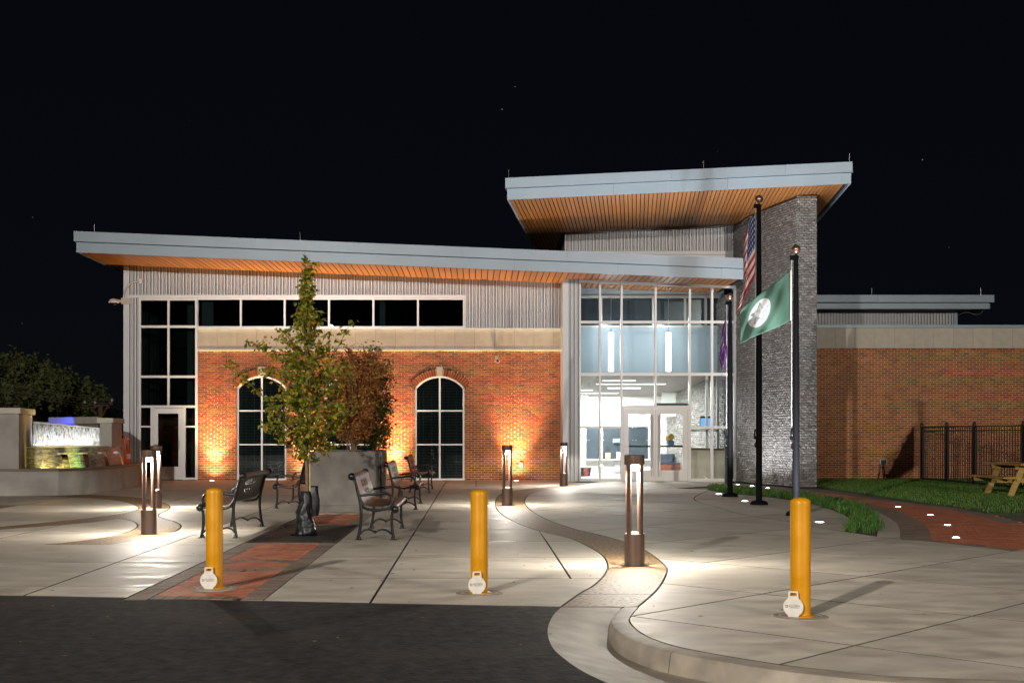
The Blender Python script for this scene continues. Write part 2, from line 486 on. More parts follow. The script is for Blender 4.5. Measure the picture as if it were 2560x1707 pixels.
def inpoly_np(X, Y, poly):
    c = np.zeros(len(X), bool); n = len(poly); j = n-1
    for i in range(n):
        xi, yi = poly[i]; xj, yj = poly[j]
        if yi != yj:
            t = ((yi > Y) != (yj > Y)) & (X < (xj-xi)*(Y-yi)/(yj-yi)+xi)
            c ^= t
        j = i
    return c

def spline(pts, n=6):
    out = []
    k = len(pts)
    for i in range(k-1):
        p0, p1, p2, p3 = pts[max(i-1,0)], pts[i], pts[i+1], pts[min(i+2,k-1)]
        for j in range(n):
            t = j/n
            out.append(tuple(.5*((2*p1[a]) + (-p0[a]+p2[a])*t + (2*p0[a]-5*p1[a]+4*p2[a]-p3[a])*t*t + (-p0[a]+3*p1[a]-3*p2[a]+p3[a])*t**3) for a in range(len(p1))))
    out.append(tuple(pts[-1]))
    return out

def g(*px):
    return [G(x, y) for x, y in px]

# ------------------------------------------------------------------ ground plan (photo pixels on the ground plane -> metres)
front_edge = g((-260,1482),(324,1493),(674,1501),(960,1507),(1403,1515.6))
kerb_back = spline(g((1595,1515.6),(1580,1533),(1572,1552),(1600,1580),(1654,1604),(1736,1624.5),(1940,1658.5),(2083,1675),(2247,1690),(2560,1701),(2760,1707)), 5)
s_left = spline(g((1403,1515.6),(1452,1481),(1485,1462),(1512,1435),(1519,1413),(1508,1389),(1474,1367),(1425,1345),(1346,1326),(1294,1307),(1262,1290),(1244,1274),(1238,1258),(1246,1240),(1268,1230),(1313,1222.5),(1357,1218),(1400,1213),(1440,1205)), 4)
s_right = spline(g((1595,1515.6),(1640,1476),(1662,1443),(1667,1421),(1651,1402),(1613,1375),(1561,1353),(1490,1334),(1431,1320),(1368,1298),(1334,1280),(1318,1266),(1311,1252),(1319,1238),(1343,1228.5),(1392,1221),(1441,1214),(1475,1207)), 4)
petal1 = spline(g((-120,1232),(71,1239),(190,1243),(272,1248.5),(321,1256.5),(346,1268.5),(327,1278.5),(245,1291.7),(160,1301),(0,1316),(-160,1329)), 4)
petal2 = spline(g((-160,1335),(0,1323),(73,1317.5),(212,1306.6),(272,1299),(305,1297),(332,1302.5),(344.5,1313.4),(327,1325.7),(272,1340.7),(190,1353),(92,1362),(0,1368.5),(-160,1379)), 4)
petal_out = spline(g((-160,1393),(0,1381.5),(136,1374.7),(201,1368),(288,1358),(381,1343),(433,1330),(453,1316),(441,1305),(400,1292),(398,1284),(420,1274),(425,1268),(416,1259),(381,1250),(327,1242),(228,1236),(60,1231),(-160,1224)), 4)
bed_front = spline(g((1781,1217),(1770,1224),(1824,1233),(1888,1239),(1950,1246),(2026,1258),(2062,1268),(2100,1281),(2121,1294),(2128,1306),(2110,1328)), 4)
bed_back = spline(g((2190,1340),(2195,1308),(2189,1296),(2165,1277),(2132,1261),(2083,1250),(2029,1243),(1980,1236),(1920,1231),(1850,1222),(1781,1217)), 4)
strip_out = spline(g((2252,1348.6),(2250,1318),(2233,1299.6),(2192,1277.8),(2154,1266),(2120,1257)), 4)
path_in = spline(g((2296,1350),(2285,1321),(2260,1299.6),(2214,1277.8),(2165,1263),(2120,1254),(2060,1245)), 4)
path_up = spline(g((1800,1208),(1840,1211),(1920,1220.6),(2002,1227),(2083,1234),(2192,1246),(2301,1258.7),(2383,1268),(2465,1283),(2560,1307.7),(2700,1345)), 4)
path_low = g((2252,1348.6),(2296,1350),(2478,1370),(2560,1380),(2720,1402))
pad_edge = spline(g((1773,1224),(1745,1237),(1735,1246),(1748,1255),(1786,1265),(1855,1285.6),(1970,1303),(2050,1318),(2110,1328)), 4)

YFAC, YENT = F*.01217, F*.01187
XS0, XS1 = -2.99, -1.80                       # brick strip
YS0 = 10.38; YS1 = 21.75
GR0, GR1 = 15.80, 18.78                       # tree grate

poly_s = s_left + s_right[::-1]
poly_agg_l = petal_out
poly_bed = bed_front + bed_back
poly_path = bed_back[::-1][:0] + path_up + path_low[::-1] + strip_out + [bed_back[k] for k in range(16, len(bed_back))]
poly_kstrip = [bed_back[0]] + bed_back[1:17] + strip_out[::-1]
lawn_poly = [(9.1,32.4)] + [p for p in path_up if p[0] > 9.0] + [(30,18),(30,37.85),(9.05,37.85)]

def build_pavement():
    fe = front_edge
    # two families of joints have to end at the S band, so the plan is cut in two zones
    root = thing('plaza_pavement', None, None, (0,20,0), kind='structure')
    XL, YB = -24.0, 37.25
    right_zone = s_right + [G(1500,1203.3), (4.2,36.15),(7.66,36.15)] + path_up[1:] + [(30,14),(30,5.5),(8,5.6)] + kerb_back[::-1]
    left_zone = [fe[0]] + fe[1:] + s_left[1:] + [(2.95,36.3),(2.55,YB),(XL,YB),(XL,fe[0][1]+.3)]
    def yfront(x):
        for i in range(len(fe)-1):
            if fe[i][0] <= x <= fe[i+1][0]:
                t = (x-fe[i][0])/(fe[i+1][0]-fe[i][0]); return fe[i][1]+t*(fe[i+1][1]-fe[i][1])
        return fe[0][1]
    def arrange(lines):
        pts, edges = [], []
        for ps in lines:
            b = len(pts)
            for p in ps: pts.append(Vector((p[0], p[1])))
            for i in range(len(ps)-1): edges.append((b+i, b+i+1))
        return geometry.delaunay_2d_cdt(pts, edges, [], 0, 1e-3)
    def components(res):
        V, E, Fc, _, OE, _ = res
        con = set(tuple(sorted(e)) for e, oe in zip(E, OE) if oe)
        par = list(range(len(Fc)))
        def find(a):
            while par[a] != a: par[a] = par[par[a]]; a = par[a]
            return a
        emap = {}
        for i, f in enumerate(Fc):
            for k in range(3):
                e = tuple(sorted((f[k], f[(k+1)%3])))
                if e in con: continue
                if e in emap: par[find(i)] = find(emap[e])
                else: emap[e] = i
        comp = {}
        for i in range(len(Fc)): comp.setdefault(find(i), []).append(i)
        return V, Fc, list(comp.values())
    def slab(V, Fc, tris, name, mat, gap=.0075, ztop=0.0):
        cnt = {}
        for t in tris:
            f = Fc[t]
            for k in range(3): cnt[(f[k], f[(k+1)%3])] = 1
        nb = {}
        for (a, b) in cnt:
            if (b, a) in cnt: continue
            d = V[b]-V[a]
            if d.length < 1e-7: continue
            n = Vector((-d.y, d.x)).normalized()
            nb.setdefault(a, []).append(n); nb.setdefault(b, []).append(n)
        mb = MB(); idx = {}
        def vert(i, inset, z, key):
            if (i, key) not in idx:
                p = Vector(V[i])
                if i in nb:
                    n = Vector((0,0))
                    for q in nb[i]: n += q
                    if n.length > .3:
                        n.normalize(); c = max(.5, n.dot(nb[i][0])); p = p + n*(inset/c)
                idx[(i,key)] = len(mb.v); mb.v.append((p.x, p.y, z))
            return idx[(i,key)]
        for t in tris:
            f = Fc[t]
            mb.f.append(tuple(vert(i, gap+.004, ztop, 0) for i in f)); mb.mi.append(0)
        for (a, b) in cnt:
            if (b, a) in cnt: continue
            mb.f.append((vert(a,gap,ztop-.012,1), vert(b,gap,ztop-.012,1), vert(b,gap+.004,ztop,0), vert(a,gap+.004,ztop,0))); mb.mi.append(1)
            mb.f.append((vert(a,gap,-.06,2), vert(b,gap,-.06,2), vert(b,gap,ztop-.012,1), vert(a,gap,ztop-.012,1))); mb.mi.append(1)
        mb.build(name, [mat, m_joint], root)
    def run(lines, zone, classify):
        V, Fc, comps = components(arrange(lines))
        for tris in comps:
            big = max(tris, key=lambda t: abs((V[Fc[t][1]]-V[Fc[t][0]]).cross(V[Fc[t][2]]-V[Fc[t][0]])))
            area = sum(abs((V[Fc[t][1]]-V[Fc[t][0]]).cross(V[Fc[t][2]]-V[Fc[t][0]]))*.5 for t in tris)
            if area < .004: continue
            c = (V[Fc[big][0]]+V[Fc[big][1]]+V[Fc[big][2]])/3
            if not inpoly(c, zone): continue
            k = classify(c)
            if k is None: continue
            slab(V, Fc, tris, *k)
    # --- left and middle
    L = [left_zone + [left_zone[0]], petal1, petal2, petal_out]
    for x in (-3.93, XS0, XS1, -.88): L.append([(x, yfront(x)), (x, YB)])
    L.append([(-4.88, yfront(-4.88)-.01), (-4.88, 12.6)])
    L.append([(.92, 10.85), (.92, 17.7)])
    L.append([(0, 30.5), (0, YB)])
    for k in range(12):
        y = 11.2+2.13*k
        L.append([(XL, y+.3), (XS0, y)])
    for k in range(12):
        y = 11.85+2.07*k
        L.append([(XS1, y), (3.2, y)])
    for x in (-6.4, -9.0, -11.8): L.append([(x, 15.5), (x, YB)])
    L.append([(XS0, YS1), (XS1, YS1)])
    def cl(c):
        if XS0 < c.x < XS1 and c.y < YS1: return None
        if inpoly(c, petal_out):
            if inpoly(c, petal1) or inpoly(c, petal2): return ('slab', m_conc)
            return ('aggregate_band', m_aggr)
        return ('slab', m_conc)
    # joints stop at the aggregate bands
    def cut(lines, poly):
        return lines
    run(L, left_zone, cl)
    # --- S band
    S = poly_s + [poly_s[0]]
    LS = [S]
    for yy in (1484, 1347, 1300, 1262, 1226):
        a = G(900, yy); LS.append([(-1, a[1]), (5, a[1])])
    run(LS, poly_s, lambda c: ('aggregate_band', m_aggr, .006, -.001))
    # --- right
    RL = [right_zone + [right_zone[0]], bed_front, bed_back, strip_out, path_low, pad_edge, [bed_front[-1], bed_back[0], strip_out[0]]]
    for k in range(-3, 14):
        c1 = 8.2+2.62*k; RL.append([(-1, c1-1), (14, c1+14)])
        c2 = 10.6+2.62*k; RL.append([(-1, c2+1), (14, c2-14)])
    def cr(c):
        if inpoly(c, poly_bed) or inpoly(c, poly_path): return None
        return ('slab', m_conc)
    run(RL, right_zone, cr)
    # bed under everything, shows in the joints
    mb = MB(); mb.prism([(XL,YB)] + [(XL, fe[0][1]+.3)] + fe + [G(1595,1515.6)] + kerb_back + [(30,5.5),(30,YB)], -.09, -.03)
    mb.build('joint_bed', m_joint, root)

build_pavement()

# --- pavers of the strip and of the curved path
strip_root = thing('brick_paving', None, None, (-2.4,16,0), kind='structure')
def herring(test, ang, size=.1, org=(0,0), rngk=90):
    out = []
    ca, sa = math.cos(ang), math.sin(ang)
    for a in range(-rngk, rngk):
        for b in range(-rngk//2, rngk//2):
            x0, y0 = a + 2*b, a - 2*b
            for (cx, cy, r_) in ((x0+1, y0+.5, 0), (x0+.5, y0+2, math.pi/2)):
                px = org[0] + size*(cx*ca - cy*sa); py = org[1] + size*(cx*sa + cy*ca)
                if test(px, py):
                    out.append((px, py, -.030+random.uniform(-.0012,.0012), 2*size-.004, size-.004, .05, ang+r_, 0))
    return out
red, brown = [], []
disc_c = (-2.395, 13.08)
def in_red(x, y):
    if not (XS0+.17 < x < XS1-.17): return False
    if not (YS0+.17 < y < YS1-.22) or GR0-.05 < y < GR1+.05: return False
    d = math.hypot(x-disc_c[0], y-disc_c[1])
    return not (.44 < d < .56)
red = herring(in_red, R(45), .1, (-2.4, 16), 75)
def soldier(poly, side, w=.2, step=.103, z=-.026):
    out = []
    acc = 0.0
    for i in range(len(poly)-1):
        a, b = Vector(poly[i][:2]), Vector(poly[i+1][:2]); L_ = (b-a).length
        if L_ < 1e-6: continue
        t = (b-a)/L_; n = Vector((-t.y, t.x))*side
        while acc < L_:
            c = a + t*acc + n*(w/2)
            out.append((c.x, c.y, z+random.uniform(-.001,.001), step-.004, w-.004, .05, math.atan2(t.y, t.x), 0))
            acc += step
        acc -= L_
    return out
fe_y = lambda x: YS0
brown += soldier([(XS0, YS0), (XS0, GR0-.02)], -1) + soldier([(XS1, YS0), (XS1, GR0-.02)], 1)
brown += soldier([(XS0, GR1+.05), (XS0, YS1-.2)], -1) + soldier([(XS1, GR1+.05), (XS1, YS1-.2)], 1)
brown += soldier([(XS0+.26, YS0), (XS1-.22, YS0-.03)], 1) + soldier([(XS0+.26, GR0-.02), (XS1-.22, GR0-.02)], -1, .1, .2)
brown += soldier([(disc_c[0]+.40*math.cos(a*math.pi/36), disc_c[1]+.40*math.sin(a*math.pi/36)) for a in range(73)], -1, .2, .088)
pieces(strip_root, 'paver', m_paver, red, 'z', 300)
pieces(strip_root, 'border_paver', m_paverb, brown, 'z', 300)
mb = MB(); mb.box(XS0, XS1, YS0-.25, YS1, -.12, -.045); mb.build('paver_bed', m_bed, strip_root)
mb = MB(); mb.box(XS0, XS1, YS1-.19, YS1-.01, -.06, -.004); mb.build('band_slab', m_conc, strip_root)
tag(strip_root, kind='structure')

path_root = thing('brick_path', None, None, (9,24,0), kind='structure')
specs = []
A = R(-38)
ca, sa = math.cos(A), math.sin(A)
for i in range(-110, 110):
    for j in range(-190, 190):
        u = i*.203 + (.1 if j % 2 else 0); v = j*.103
        x, y = 9.5 + u*ca - v*sa, 24 + u*sa + v*ca
        if y < 12 or y > 36.3 or x < 5 or x > 16: continue
        if inpoly((x, y), poly_path): specs.append((x, y, -.030+random.uniform(-.001,.001), .199, .099, .05, A, 0))
pieces(path_root, 'paver', m_paver, specs, 'z', 300)
bspec = soldier(strip_out + [path_in[-6]], -1, .2) + soldier([(p[0], p[1]) for p in strip_out], -1, .4)[:0]
bspec += soldier(strip_out, -1, .40)
bspec += soldier(path_low[1:], 1, .2)
bspec += soldier([p for p in path_up if p[0] > 8.6], -1, .3)
pieces(path_root, 'border_paver', m_paverb, bspec, 'z', 300)
mb = MB(); mb.prism(poly_path, -.12, -.045); mb.build('paver_bed', m_bed, path_root)

# --- road, gutter and kerb
def road_z(x, y):
    t = max(0.0, min(1.0, (x - .6)/1.3)) * max(0.0, min(1.0, (9.0 - y)/1.6))
    return -.003 - .135*t*t*(3-2*t)
gutter_out = spline(g((1403,1515.6),(1382,1537),(1369,1572),(1379,1612),(1412,1645),(1470,1682),(1570,1720),(1760,1775),(2200,1850),(3000,1950)), 6)
road_poly = [(-60,-80),(60,-80),(60,4.0)] + [(p[0], p[1]) for p in gutter_out][::-1] + front_edge[::-1][1:] + [(-24,front_edge[0][1]+.3),(-60,9.6)]
_pts = [Vector(p) for p in road_poly]; _n = len(_pts)
_edges = [(i, (i+1) % _n) for i in range(_n)]
for y in list(np.linspace(3.5, 10.4, 36)) + [-60,-30,-12,-4,0,2]:
    for x in list(np.linspace(-5, 5, 50)) + [-40,-20,-10,8,14,40]:
        _pts.append(Vector((float(x), float(y))))
_V, _E, _Fc, _, _, _ = geometry.delaunay_2d_cdt(_pts, _edges, [], 0, 1e-4)
mb = MB(); mb.v = [(p.x, p.y, road_z(p.x, p.y)) for p in _V]
for f_ in _Fc:
    c_ = (_V[f_[0]]+_V[f_[1]]+_V[f_[2]])/3
    if inpoly(c_, road_poly): mb.f.append(tuple(f_)); mb.mi.append(0)
road = mb.build('road', m_asphalt); tag(road, kind='structure')

def ring_surface(name, mat, rows, parent=None):
    mb = MB(); n = len(rows[0])
    for r_ in rows: mb.v += [tuple(p) for p in r_]
    for j in range(len(rows)-1):
        for i in range(n-1):
            mb.f.append((j*n+i, j*n+i+1, (j+1)*n+i+1, (j+1)*n+i)); mb.mi.append(0)
    return mb.build(name, mat, parent, smooth=35)
def resample(pl, n):
    pl = [Vector(p) for p in pl]
    d = [0]
    for i in range(len(pl)-1): d.append(d[-1] + (pl[i+1]-pl[i]).length)
    out = []
    for k in range(n):
        t = d[-1]*k/(n-1); i = 0
        while i < len(d)-2 and d[i+1] < t: i += 1
        q = (t-d[i])/max(d[i+1]-d[i], 1e-9); out.append(pl[i].lerp(pl[i+1], q))
    return out
kerb_root = thing('kerb', None, None, (2,8,0), kind='structure')
NK = 60
kb = resample(kerb_back, NK)
def offs(pl, d):
    out = []
    for i in range(len(pl)):
        t = (pl[min(i+1, len(pl)-1)] - pl[max(i-1, 0)]).normalized()
        out.append(pl[i] + Vector((t.y, -t.x))*d)      # towards the road
    return out
sgn = 1 if (offs(kb,.1)[30]-kb[30]).y < 0 else -1
drop = [min(1.0, max(0.0, (i-1)/14.0)) for i in range(NK)]
gut = [road_z(p.x, p.y) for p in offs(kb, sgn*.25)]
rows = []
for d, zf in ((0.0, lambda i: -.004), (.10, lambda i: -.004), (.128, lambda i: -.012), (.14, lambda i: -.03), (.158, lambda i: -.145*drop[i]-.01), (.16, lambda i: -.30)):
    q = offs(kb, sgn*d); rows.append([(q[i].x, q[i].y, zf(i)) for i in range(NK)])
kq = G(1712, 1622)
kc = min(range(NK), key=lambda i: (kb[i]-Vector(kq)).length)
ring_surface('kerb_stone', m_conc_old, [r[:kc+1] for r in rows], kerb_root)
ring_surface('kerb_stone', m_conc_old, [[tuple(Vector(r[kc]).lerp(Vector(r[kc+1]), .05))] + r[kc+1:] for r in rows], kerb_root)
go = resample([(p[0], p[1]) for p in gutter_out], NK)
gi = offs(kb, sgn*.13)
rows = []
for t in (0, .15, .4, .7, 1.0):
    r_ = []
    for i in range(NK):
        p = gi[i].lerp(go[i], t)
        z = -.006 + (-.143*drop[i])*(1-t)*1.0 + (road_z(p.x, p.y)+.004)*t
        r_.append((p.x, p.y, z))
    rows.append(r_)
rows.append([(p[0], p[1], -.3) for p in rows[-1]])
ring_surface('gutter_apron', m_conc_old, rows, kerb_root)

# --- lawn, planting bed, wide ground
mb = MB(); mb.prism(lawn_poly, -.15, .012); o = mb.build('lawn', m_lawn); tag(o, kind='structure')
mb = MB(); mb.prism(poly_bed, -.15, .004); o = mb.build('planting_bed', m_soil); tag(o, kind='structure')
mb = MB(); mb.box(-400, 400, -300, 600, -1.0, -.35); o = mb.build('ground', m_lawn); tag(o, kind='structure')
mb = MB(); mb.box(-60, -24.05, 9, 60, -.30, -.03); o = mb.build('far_verge', m_lawn); tag(o, kind='structure')

def blades(name, mat, X, Y, Z0, hmin, hmax, wid, lean, label, cat):
    n = len(X)
    an = rng.uniform(0, 2*math.pi, n); h = rng.uniform(hmin, hmax, n); l_ = rng.uniform(.1, 1, n)*lean*h
    la = rng.uniform(0, 2*math.pi, n); w = rng.uniform(.6, 1, n)*wid
    dx, dy = np.cos(an)*w*.5, np.sin(an)*w*.5
    lx, ly = np.cos(la)*l_, np.sin(la)*l_
    V = np.empty((n, 5, 3))
    V[:,0] = np.stack([X-dx, Y-dy, Z0+0*X], -1); V[:,1] = np.stack([X+dx, Y+dy, Z0+0*X], -1)
    V[:,2] = np.stack([X+dx*.8+lx*.35, Y+dy*.8+ly*.35, Z0+h*.62], -1); V[:,3] = np.stack([X-dx*.8+lx*.35, Y-dy*.8+ly*.35, Z0+h*.62], -1)
    V[:,4] = np.stack([X+lx, Y+ly, Z0+h*np.clip(1-.35*lean, .4, 1)], -1)
    Fs = []
    for i in range(n):
        b = 5*i; Fs.append((b,b+1,b+2,b+3)); Fs.append((b+3,b+2,b+4))
    me = bpy.data.meshes.new(name); me.from_pydata(V.reshape(-1,3).tolist(), [], Fs); me.materials.append(mat); me.update()
    o = link(me, name); tag(o, label, cat, kind='stuff')
    return o
X = rng.uniform(8.9, 17.5, 90000); Y = 14 + 24*np.sqrt(rng.uniform(0, 1, 90000))
k = inpoly_np(X, Y, lawn_poly); X, Y = X[k], Y[k]
k = rng.uniform(0,1,len(X)) < np.clip((40-Y)/10, .5, 1); X, Y = X[k], Y[k]
blades('lawn_grass', m_grass, X, Y, .01, .03, .075, .012, 1.0, 'short mown grass between brick path and right brick wall', 'grass')
X, Y = [], []
while len(X) < 420:
    x, y = random.uniform(4, 10), random.uniform(15, 34)
    if inpoly((x, y), poly_bed):
        for _ in range(1): X.append(x); Y.append(y)
tx = np.repeat(np.array(X), 16) + rng.normal(0, .045, 420*16); ty = np.repeat(np.array(Y), 16) + rng.normal(0, .045, 420*16)
blades('border_grass', m_lily, tx, ty, .0, .10, .21, .013, 1.2, 'leafy green ground cover filling the curved bed behind flagpoles', 'ground cover')
# ------------------------------------------------------------------ main building
SF, SE = .01217, .01187
fx = lambda x: (x-PX)*SF
fz = lambda y: H-(y-PY)*SF
ex = lambda x: (x-PX)*SE
ez = lambda y: H-(y-PY)*SE
YF, YE = F*SF, F*SE
XL0, XR0 = fx(310), fx(1406.6)
zs = lambda x: 6.55 - .0404*(x+11.29)            # lower soffit
bld = thing('civic_building', 'brick and metal civic building with two tilted wood-lined roofs', 'building', (-4,YF,0))

def bars(mb, xs, ys, s, y0, y1, w=.055):
    pass

# --- brick wall with three arched windows
Z_BR = fz(875.4); Z_BAND = fz(822)
WX = [fx(654), fx(875.6), fx(1099.3)]
HW, ZT, ZSP = .75, 3.165, 2.80
RA = (HW**2 + (ZT-ZSP)**2)/(2*(ZT-ZSP)); ZC = ZT-RA; RING = .215
TH = math.asin(HW/RA)
def half_ring(z):
    xo, zo = (RA+RING)*math.sin(TH), ZC+(RA+RING)*math.cos(TH)
    if z < ZSP: return HW
    if z < zo: return HW + (z-ZSP)/(zo-ZSP)*(xo-HW)
    if z < ZC+RA+RING: return math.sqrt((RA+RING)**2-(z-ZC)**2)
    return 0
XB0, XB1 = fx(494), XR0
wall = MB()
bspecs = []
course, blen = .0677, .2032
nrow = int(Z_BR/course)+1
for r_ in range(nrow):
    z0 = r_*course; z1 = min(z0+course, Z_BR); zc = (z0+z1)/2
    cuts = [(c-max(half_ring(z0+.005), half_ring(z1-.005)), c+max(half_ring(z0+.005), half_ring(z1-.005))) for c in WX if max(half_ring(z0+.005), half_ring(z1-.005)) > 0]
    segs = []; a = XB0
    for c0, c1 in cuts: segs.append((a, c0)); a = c1
    segs.append((a, XB1))
    for a, b in segs: wall.box(a, b, YF, YF+.10, z0, z1)
    if z1-z0 < .04: continue
    off = (blen/2 if r_ % 2 else 0)
    k = 0
    x = XB0-off
    while x < XB1:
        for a, b in segs:
            p, q = max(x, a), min(x+blen, b)
            if q-p > .035:
                bspecs.append(((p+q)/2, YF-.001, zc, q-p-.014, .016+random.uniform(-.002,.002), course-.0155, 0, 0))
        x += blen
bw = wall.build('brick_wall', m_mortar, bld)
pieces(bw, 'brick', m_brick, bspecs, 'y', 300)
# arch voussoirs and keystones
vs = []
for c in WX:
    n = 25
    for i in range(n):
        a = -TH + 2*TH*(i+.5)/n
        if abs(a) < .095: continue
        rr = RA+RING/2
        vs.append((c+rr*math.sin(a), YF-.008, ZC+rr*math.cos(a), 2*TH*RA/n-.004, .045, RING-.006, 0, a))
pieces(bw, 'arch_brick', m_brick, vs, 'y', 300)
for c in WX:
    mb = MB()
    pl = [(c+(RA+r2)*math.sin(t), ZC+(RA+r2)*math.cos(t)) for r2, sg in ((0,1),(RING,-1)) for t in [sg*(-TH+2*TH*i/20) for i in range(21)]]
    mb.prism_y(pl, YF-.002, YF+.1); mb.build('arch_mortar', m_mortar, bw)
    mb = MB(); mb.prism_y([(c-.075,ZT+.005),(c+.075,ZT+.005),(c+.10,ZT+.275),(c-.10,ZT+.275)], YF-.045, YF+.02); mb.build('keystone', m_limestone, bw)
# rest of wall volume so that no light leaks
mb = MB(); mb.box(XL0+.05, 2.95, YF+4.2, YF+4.4, 0, 6.9); mb.box(XL0+.05, 2.95, YF+.3, YF+4.2, -.05, .012); mb.box(2.75, 2.95, YF+.15, YF+4.2, 0, 6.0)
mb.build('inner_wall', m_dark, bld)

def arc_pts(c, r_, n=16, th=TH): return [(c+r_*math.sin(-th+2*th*i/n), ZC+r_*math.cos(-th+2*th*i/n)) for i in range(n+1)]
ZW = [.03, fz(1111), fz(1026.6)]
for wi, c in enumerate(WX):
    fr = MB(); y0, y1 = YF+.045, YF+.105; t = .05
    fr.box(c-HW, c-HW+t, y0, y1, .0, ZSP); fr.box(c+HW-t, c+HW, y0, y1, .0, ZSP)
    thi = math.asin((HW)/RA)
    o_ = arc_pts(c, RA, 20, thi); i_ = [(c+(RA-t)*math.sin(-thi+2*thi*i/20), ZC+(RA-t)*math.cos(-thi+2*thi*i/20)) for i in range(21)]
    for k in range(20): fr.prism_y([o_[k], o_[k+1], i_[k+1], i_[k]], y0, y1)
    zarc = lambda x, r_=RA-t: ZC+math.sqrt(max(r_*r_-(x-c)**2, 0))
    fr.box(c-.028, c+.028, y0+.002, y1-.002, .05, zarc(c)+.01)
    for z in ZW[1:]: fr.box(c-HW+t, c+HW-t, y0+.004, y1-.004, z-.022, z+.022)
    fr.box(c-HW+t, c+HW-t, y0+.001, y1, 0, .055)
    win = fr.build('window', m_alu, bld)
    for sx in (-1, 1):
        xa, xb = sorted((c+sx*.028, c+sx*(HW-t)))
        for k in range(3):
            zb = (.055, ZW[1]+.022, ZW[2]+.022)[k]
            p = MB()
            if k < 2:
                zt = (ZW[1]-.022, ZW[2]-.022)[k]
                p.box(xa, xb, YF+.072, YF+.078, zb, zt)
            else:
                q = [(xa, zb), (xb, zb)] + [(xb+(xa-xb)*i/8, zarc(xb+(xa-xb)*i/8)) for i in range(9)]
                p.prism_y(q, YF+.072, YF+.078)
            p.build('pane', m_glass, win)
    bl = MB()
    z = .10
    while z < ZT-.08:
        for sx in (-1, 1):
            xa, xb = sorted((c+sx*.05, c+sx*(HW-.06)))
            if z > ZSP-.05:
                hw = math.sqrt(max((RA-t-.01)**2-(z-ZC)**2, .01)); xa, xb = max(xa, c-hw), min(xb, c+hw)
            if xb-xa > .05: bl.hexa([(xa,YF+.16,z),(xb,YF+.16,z),(xb,YF+.205,z+.012),(xa,YF+.205,z+.012)], [(xa,YF+.16,z+.004),(xb,YF+.16,z+.004),(xb,YF+.205,z+.016),(xa,YF+.205,z+.016)])
        z += .0475
    for dx in (-.5,-.25,.25,.5): bl.box(c+dx-.004, c+dx+.004, YF+.155, YF+.16, .1, 2.75)
    b_ = bl.build('blind', m_blind, win)
    rv = MB()
    for sx in (-1, 1):
        rv.box(min(c+sx*HW, c+sx*(HW+.03)), max(c+sx*HW, c+sx*(HW+.03)), YF+.1, YF+.3, 0, ZSP)
    for k in range(20):
        rv.prism_y([o_[k], o_[k+1], (o_[k+1][0], o_[k+1][1]+.05), (o_[k][0], o_[k][1]+.05)], YF+.1, YF+.3)
    rv.build('reveal', m_teal, win)
    tp = MB(); tp.box(c-HW, c-HW+.13, YF+.22, YF+.26, .05, ZSP); tp.box(c-.04, c+.1, YF+.22, YF+.26, .05, ZSP+.2); tp.build('inner_post', m_teal, win)

# --- limestone band with led strips above and below
band = MB().box(XB0, XB1, YF+.02, YF+.12, Z_BR, Z_BAND).build('limestone_band', m_joint, bld)
x = XB0
k = 0
while x < XB1-.05:
    q = min(x+.602, XB1)
    MB().box(x+.003, q-.003, YF-.035, YF+.05, Z_BR+.022, Z_BAND-.005).build('limestone_panel', m_limestone, band)
    x = q
led = MB().box(XB0+.02, XB1-.02, YF-.052, YF-.040, Z_BAND-.009, Z_BAND-.004); led.build('led_strip', e_strip, band)
led = MB().box(XB0+.02, XB1-.02, YF-.046, YF-.030, Z_BR+.006, Z_BR+.020); led.build('led_strip', e_strip, band)
for k in range(6):
    x0 = XB0 + (XB1-XB0)*(k+.5)/6
    light('AREA', 'led_light', (x0, YF-.05, Z_BR+.004), P_STRIP*.5, WARM, band, target=(x0, YF-.03, 0), size=1.75, sy=.012)
    light('AREA', 'led_light', (x0, YF-.075, Z_BAND-.022), P_STRIP*.16, WARM, band, target=(x0, YF-.02, 0), size=1.75, sy=.012)
mb = MB(); mb.box(XB0, XB1, YF-.085, YF+.06, Z_BAND-.003, Z_BAND+.018); mb.build('sill', m_alu, band)

# --- ribbed metal siding (panels of vertical ribs)
def ribs(name, x0, x1, zb, zt, Y, parent, per=.104, panel=.936, d=.045):
    x = x0
    while x < x1-.01:
        pe = min(x+panel, x1)
        mb = MB(); q = x
        pts = []
        while q < pe-1e-6:
            w = min(per, pe-q); f_ = w/per
            for a, dd in ((0,0),(.40,0),(.42,1),(.57,1),(.60,.35),(.80,.35),(.82,1),(.97,1),(1.0,0)):
                pts.append((q+a*w, Y - d*(1-dd)))
            q += w
        base = len(mb.v)
        for (a, b) in pts: mb.v.append((a, b, zb(a) if callable(zb) else zb)); mb.v.append((a, b, zt(a) if callable(zt) else zt))
        for i in range(len(pts)-1):
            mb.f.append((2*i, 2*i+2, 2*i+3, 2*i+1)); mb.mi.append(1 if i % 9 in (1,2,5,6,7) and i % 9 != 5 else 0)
        mb.build(name, [m_siding, m_reveal_shade], parent)
        x = pe
ZSID = fz(742)
sid = MB().hexa([(XL0+.05,YF+.02,ZSID+.02),(XR0+.3,YF+.02,ZSID+.02),(XR0+.3,YF+.15,ZSID+.02),(XL0+.05,YF+.15,ZSID+.02)],
                [(XL0+.05,YF+.02,zs(XL0)+.05),(XR0+.3,YF+.02,zs(XR0)+.05),(XR0+.3,YF+.15,zs(XR0)+.05),(XL0+.05,YF+.15,zs(XL0)+.05)]).build('metal_siding', m_siding, bld)
XW1 = fx(1163)
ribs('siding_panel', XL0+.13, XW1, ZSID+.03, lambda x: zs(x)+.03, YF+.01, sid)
ribs('siding_panel', XW1, XR0, Z_BAND+.02, lambda x: zs(x)+.03, YF+.01, sid)
